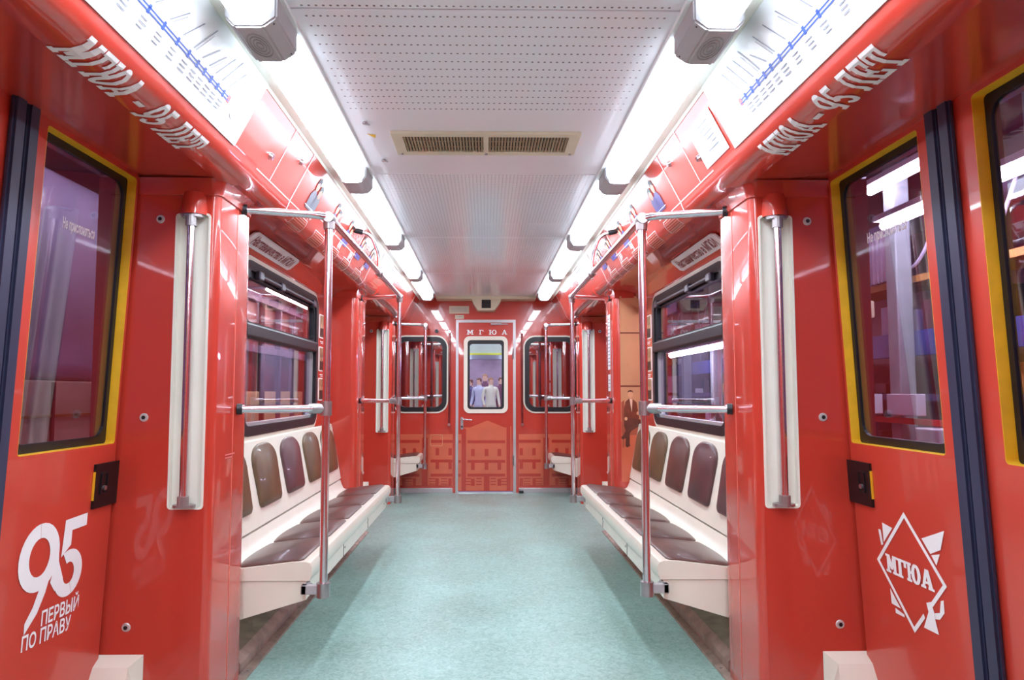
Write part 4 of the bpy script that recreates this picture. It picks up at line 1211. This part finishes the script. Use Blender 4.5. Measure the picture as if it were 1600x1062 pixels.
# depot tube lamps, plus an added fill tube at the left door
for lab, x, y0, y1, z, arms, m_ in (('long tube lamp outside the nearest right door', 2.75, 3.1, 4.55, 2.36, (3.56,), TUBE), ('short tube lamp high outside the right door', 2.9, 4.3, 4.95, 2.72, (4.89,), TUBE),
                          ('tube lamp outside the right bench window', 2.6, 7.2, 9.4, 1.72, (7.55, 8.88), TUBE), ('fill tube lamp added to brighten the pale block outside the left door', -1.95, 3.2, 4.6, 2.44, (3.3, 4.55), TUBE_FILL),
                          ('warm tube lamp outside the left bench window', -2.6, 8.0, 11.5, 2.44, (8.3, 11.2), TUBEW)):
    tl = empty('tube_lamp', (x, (y0 + y1) / 2, z), 'white ' + lab, 'tube lamp')
    bm = new(); tube(bm, [(x, y0, z), (x, y1, z)], .028, 10); obj('tube', bm, m_, tl, smooth=True)
    bm = new(); box(bm, x - .06, x + .06, y0 - .03, y1 + .03, z + .03, z + .07, .005); obj('reflector', bm, WHITE, tl)
    for y in arms:
        bm = new(); tube(bm, [(x, y, z + .06), (2.998 if x > 0 else -3.098, y, z + .06)], .015, 8); obj('wall_arm', bm, VIOLETM, tl)

# ================================================================= NEXT CARRIAGE BEHIND THE END DOOR
NY0, NY1 = 9.0, 24.0
nc = empty('next_carriage', (0, 9, 0), 'pale interior of the next carriage seen through the end door window', 'carriage', kind='structure')
NW = mat('pale_grey_lining', (186, 192, 200), .4, var=.08)
NLAMP = emis('next_lamp', (235, 244, 255), 11.0)
NP = mat('mauve_lining', (176, 150, 168), .5, var=.2, scale=2)
bm = new(); box(bm, -1.3, 1.3, NY0, NY1, -.05, 0); obj('carriage_floor', bm, FLOORM, nc)
bm = new(); box(bm, -1.3, 1.3, NY0, NY1, 2.36, 2.4); obj('carriage_ceiling', bm, NW, nc)
for s in (-1, 1):
    bm = new(); box(bm, *sorted((s * 1.25, s * 1.3)), NY0, NY1, 0, 2.4); obj('carriage_side', bm, NP, nc)
    for k in range(4):
        bm = new(); box(bm, *sorted((s * .60, s * .74)), NY0 + .6 + 3.6 * k, NY0 + 3.7 + 3.6 * k, 2.28, 2.355); obj('carriage_lamp', bm, NLAMP, nc)
bm = new(); box(bm, -1.3, 1.3, NY1, NY1 + .05, 0, 2.4); obj('carriage_end', bm, NP, nc)
bm = new(); box(bm, -.9, .9, 12.0, 12.03, 1.875, 1.905); obj('yellow_strip', bm, mat('lime_strip', (226, 226, 70), .4), nc)
bm = new(); box(bm, -.9, .9, 12.04, 12.06, 1.90, 2.36); obj('header_panel', bm, mat('sage_panel', (190, 200, 186), .4), nc)

def person(x, y, turn, label, coat, legs, hair, hgt):
    """standing figure grown as one continuous skin over a joint skeleton"""
    J = {'pelvis': (0, 0, .93, .13), 'waist': (0, 0, 1.08, .125), 'chest': (0, .0, 1.28, .15), 'neck': (0, 0, 1.46, .055), 'head0': (0, .01, 1.53, .075), 'head': (0, .01, 1.62, .092), 'crown': (0, .0, 1.69, .06)}
    E = [('pelvis', 'waist'), ('waist', 'chest'), ('chest', 'neck'), ('neck', 'head0'), ('head0', 'head'), ('head', 'crown')]
    for sd, n in ((-1, 'a'), (1, 'b')):
        J['sh' + n] = (sd * .17, 0, 1.40, .062); J['el' + n] = (sd * .235, -.02, 1.12, .045); J['wr' + n] = (sd * .22, .10, .92, .032); J['ha' + n] = (sd * .21, .15, .86, .034)
        J['hp' + n] = (sd * .095, 0, .86, .095); J['kn' + n] = (sd * .10, .015, .48, .06); J['an' + n] = (sd * .10, -.01, .09, .042); J['to' + n] = (sd * .11, .14, .04, .036)
        E += [('chest', 'sh' + n), ('sh' + n, 'el' + n), ('el' + n, 'wr' + n), ('wr' + n, 'ha' + n), ('pelvis', 'hp' + n), ('hp' + n, 'kn' + n), ('kn' + n, 'an' + n), ('an' + n, 'to' + n)]
    ks = list(J)
    me = bpy.data.meshes.new('person')
    me.from_pydata([J[k][:3] for k in ks], [(ks.index(a), ks.index(b)) for a, b in E], [])
    o = bpy.data.objects.new('person', me); COL.objects.link(o)
    md = o.modifiers.new('skin', 'SKIN'); md.use_smooth_shade = True
    for i, k in enumerate(ks):
        sv = me.skin_vertices[0].data[i]; sv.radius = (J[k][3], J[k][3] * (.8 if k in ('pelvis', 'waist', 'chest') else 1)); sv.use_root = (k == 'pelvis')
    o.modifiers.new('sub', 'SUBSURF').levels = 1
    dg = bpy.context.evaluated_depsgraph_get()
    m2 = bpy.data.meshes.new_from_object(o.evaluated_get(dg))
    bpy.data.objects.remove(o); bpy.data.meshes.remove(me)
    for m_ in (mat('skin', (222, 176, 152), .5), coat, legs, hair, DARK): m2.materials.append(m_)
    for p in m2.polygons:
        c_ = p.center
        if c_.z > 1.628 or (c_.z > 1.50 and c_.y < .0) or (c_.z > 1.56 and abs(c_.x) > .055): p.material_index = 3
        elif c_.z > 1.47: p.material_index = 0
        elif c_.z < .1: p.material_index = 4
        elif abs(c_.x) > .16 and c_.z < .94: p.material_index = 0
        elif c_.z > .70: p.material_index = 1
        else: p.material_index = 2
    o = bpy.data.objects.new('person', m2); COL.objects.link(o)
    zmin = min(v.co.z for v in m2.vertices)
    k = hgt / 1.74
    o.scale = (k, k, k); o.location = (x, y, -zmin * k + .001); o.rotation_euler = (0, 0, R(turn))
    tag(o, label, 'person', 'people beyond the end door')
    return o
GC = mat('pale_grey_coat', (206, 208, 226), .7, var=.08); CC = mat('cream_coat', (240, 232, 206), .7, var=.06); PC = mat('plum_coat', (112, 70, 92), .7, var=.1); BC = mat('blue_coat', (78, 90, 130), .7, var=.1)
HB = mat('brown_hair', (96, 56, 44), .6); HL = mat('fair_hair', (150, 108, 74), .6)
person(-.17, 18.0, 150, 'person in a long pale grey coat beyond the end door', GC, GC, HB, 1.66)
person(.13, 17.6, -160, 'person in a cream coat standing right of the grey coat', CC, CC, HL, 1.66)
person(-.02, 19.2, 175, 'taller person in plum behind the two pale coats', PC, DARK, HL, 1.80)
person(-.42, 18.8, 140, 'person in blue left of the grey coat', BC, DARK, HB, 1.64)
person(.42, 19.0, 200, 'person in plum right of the cream coat', PC, BC, HB, 1.70)
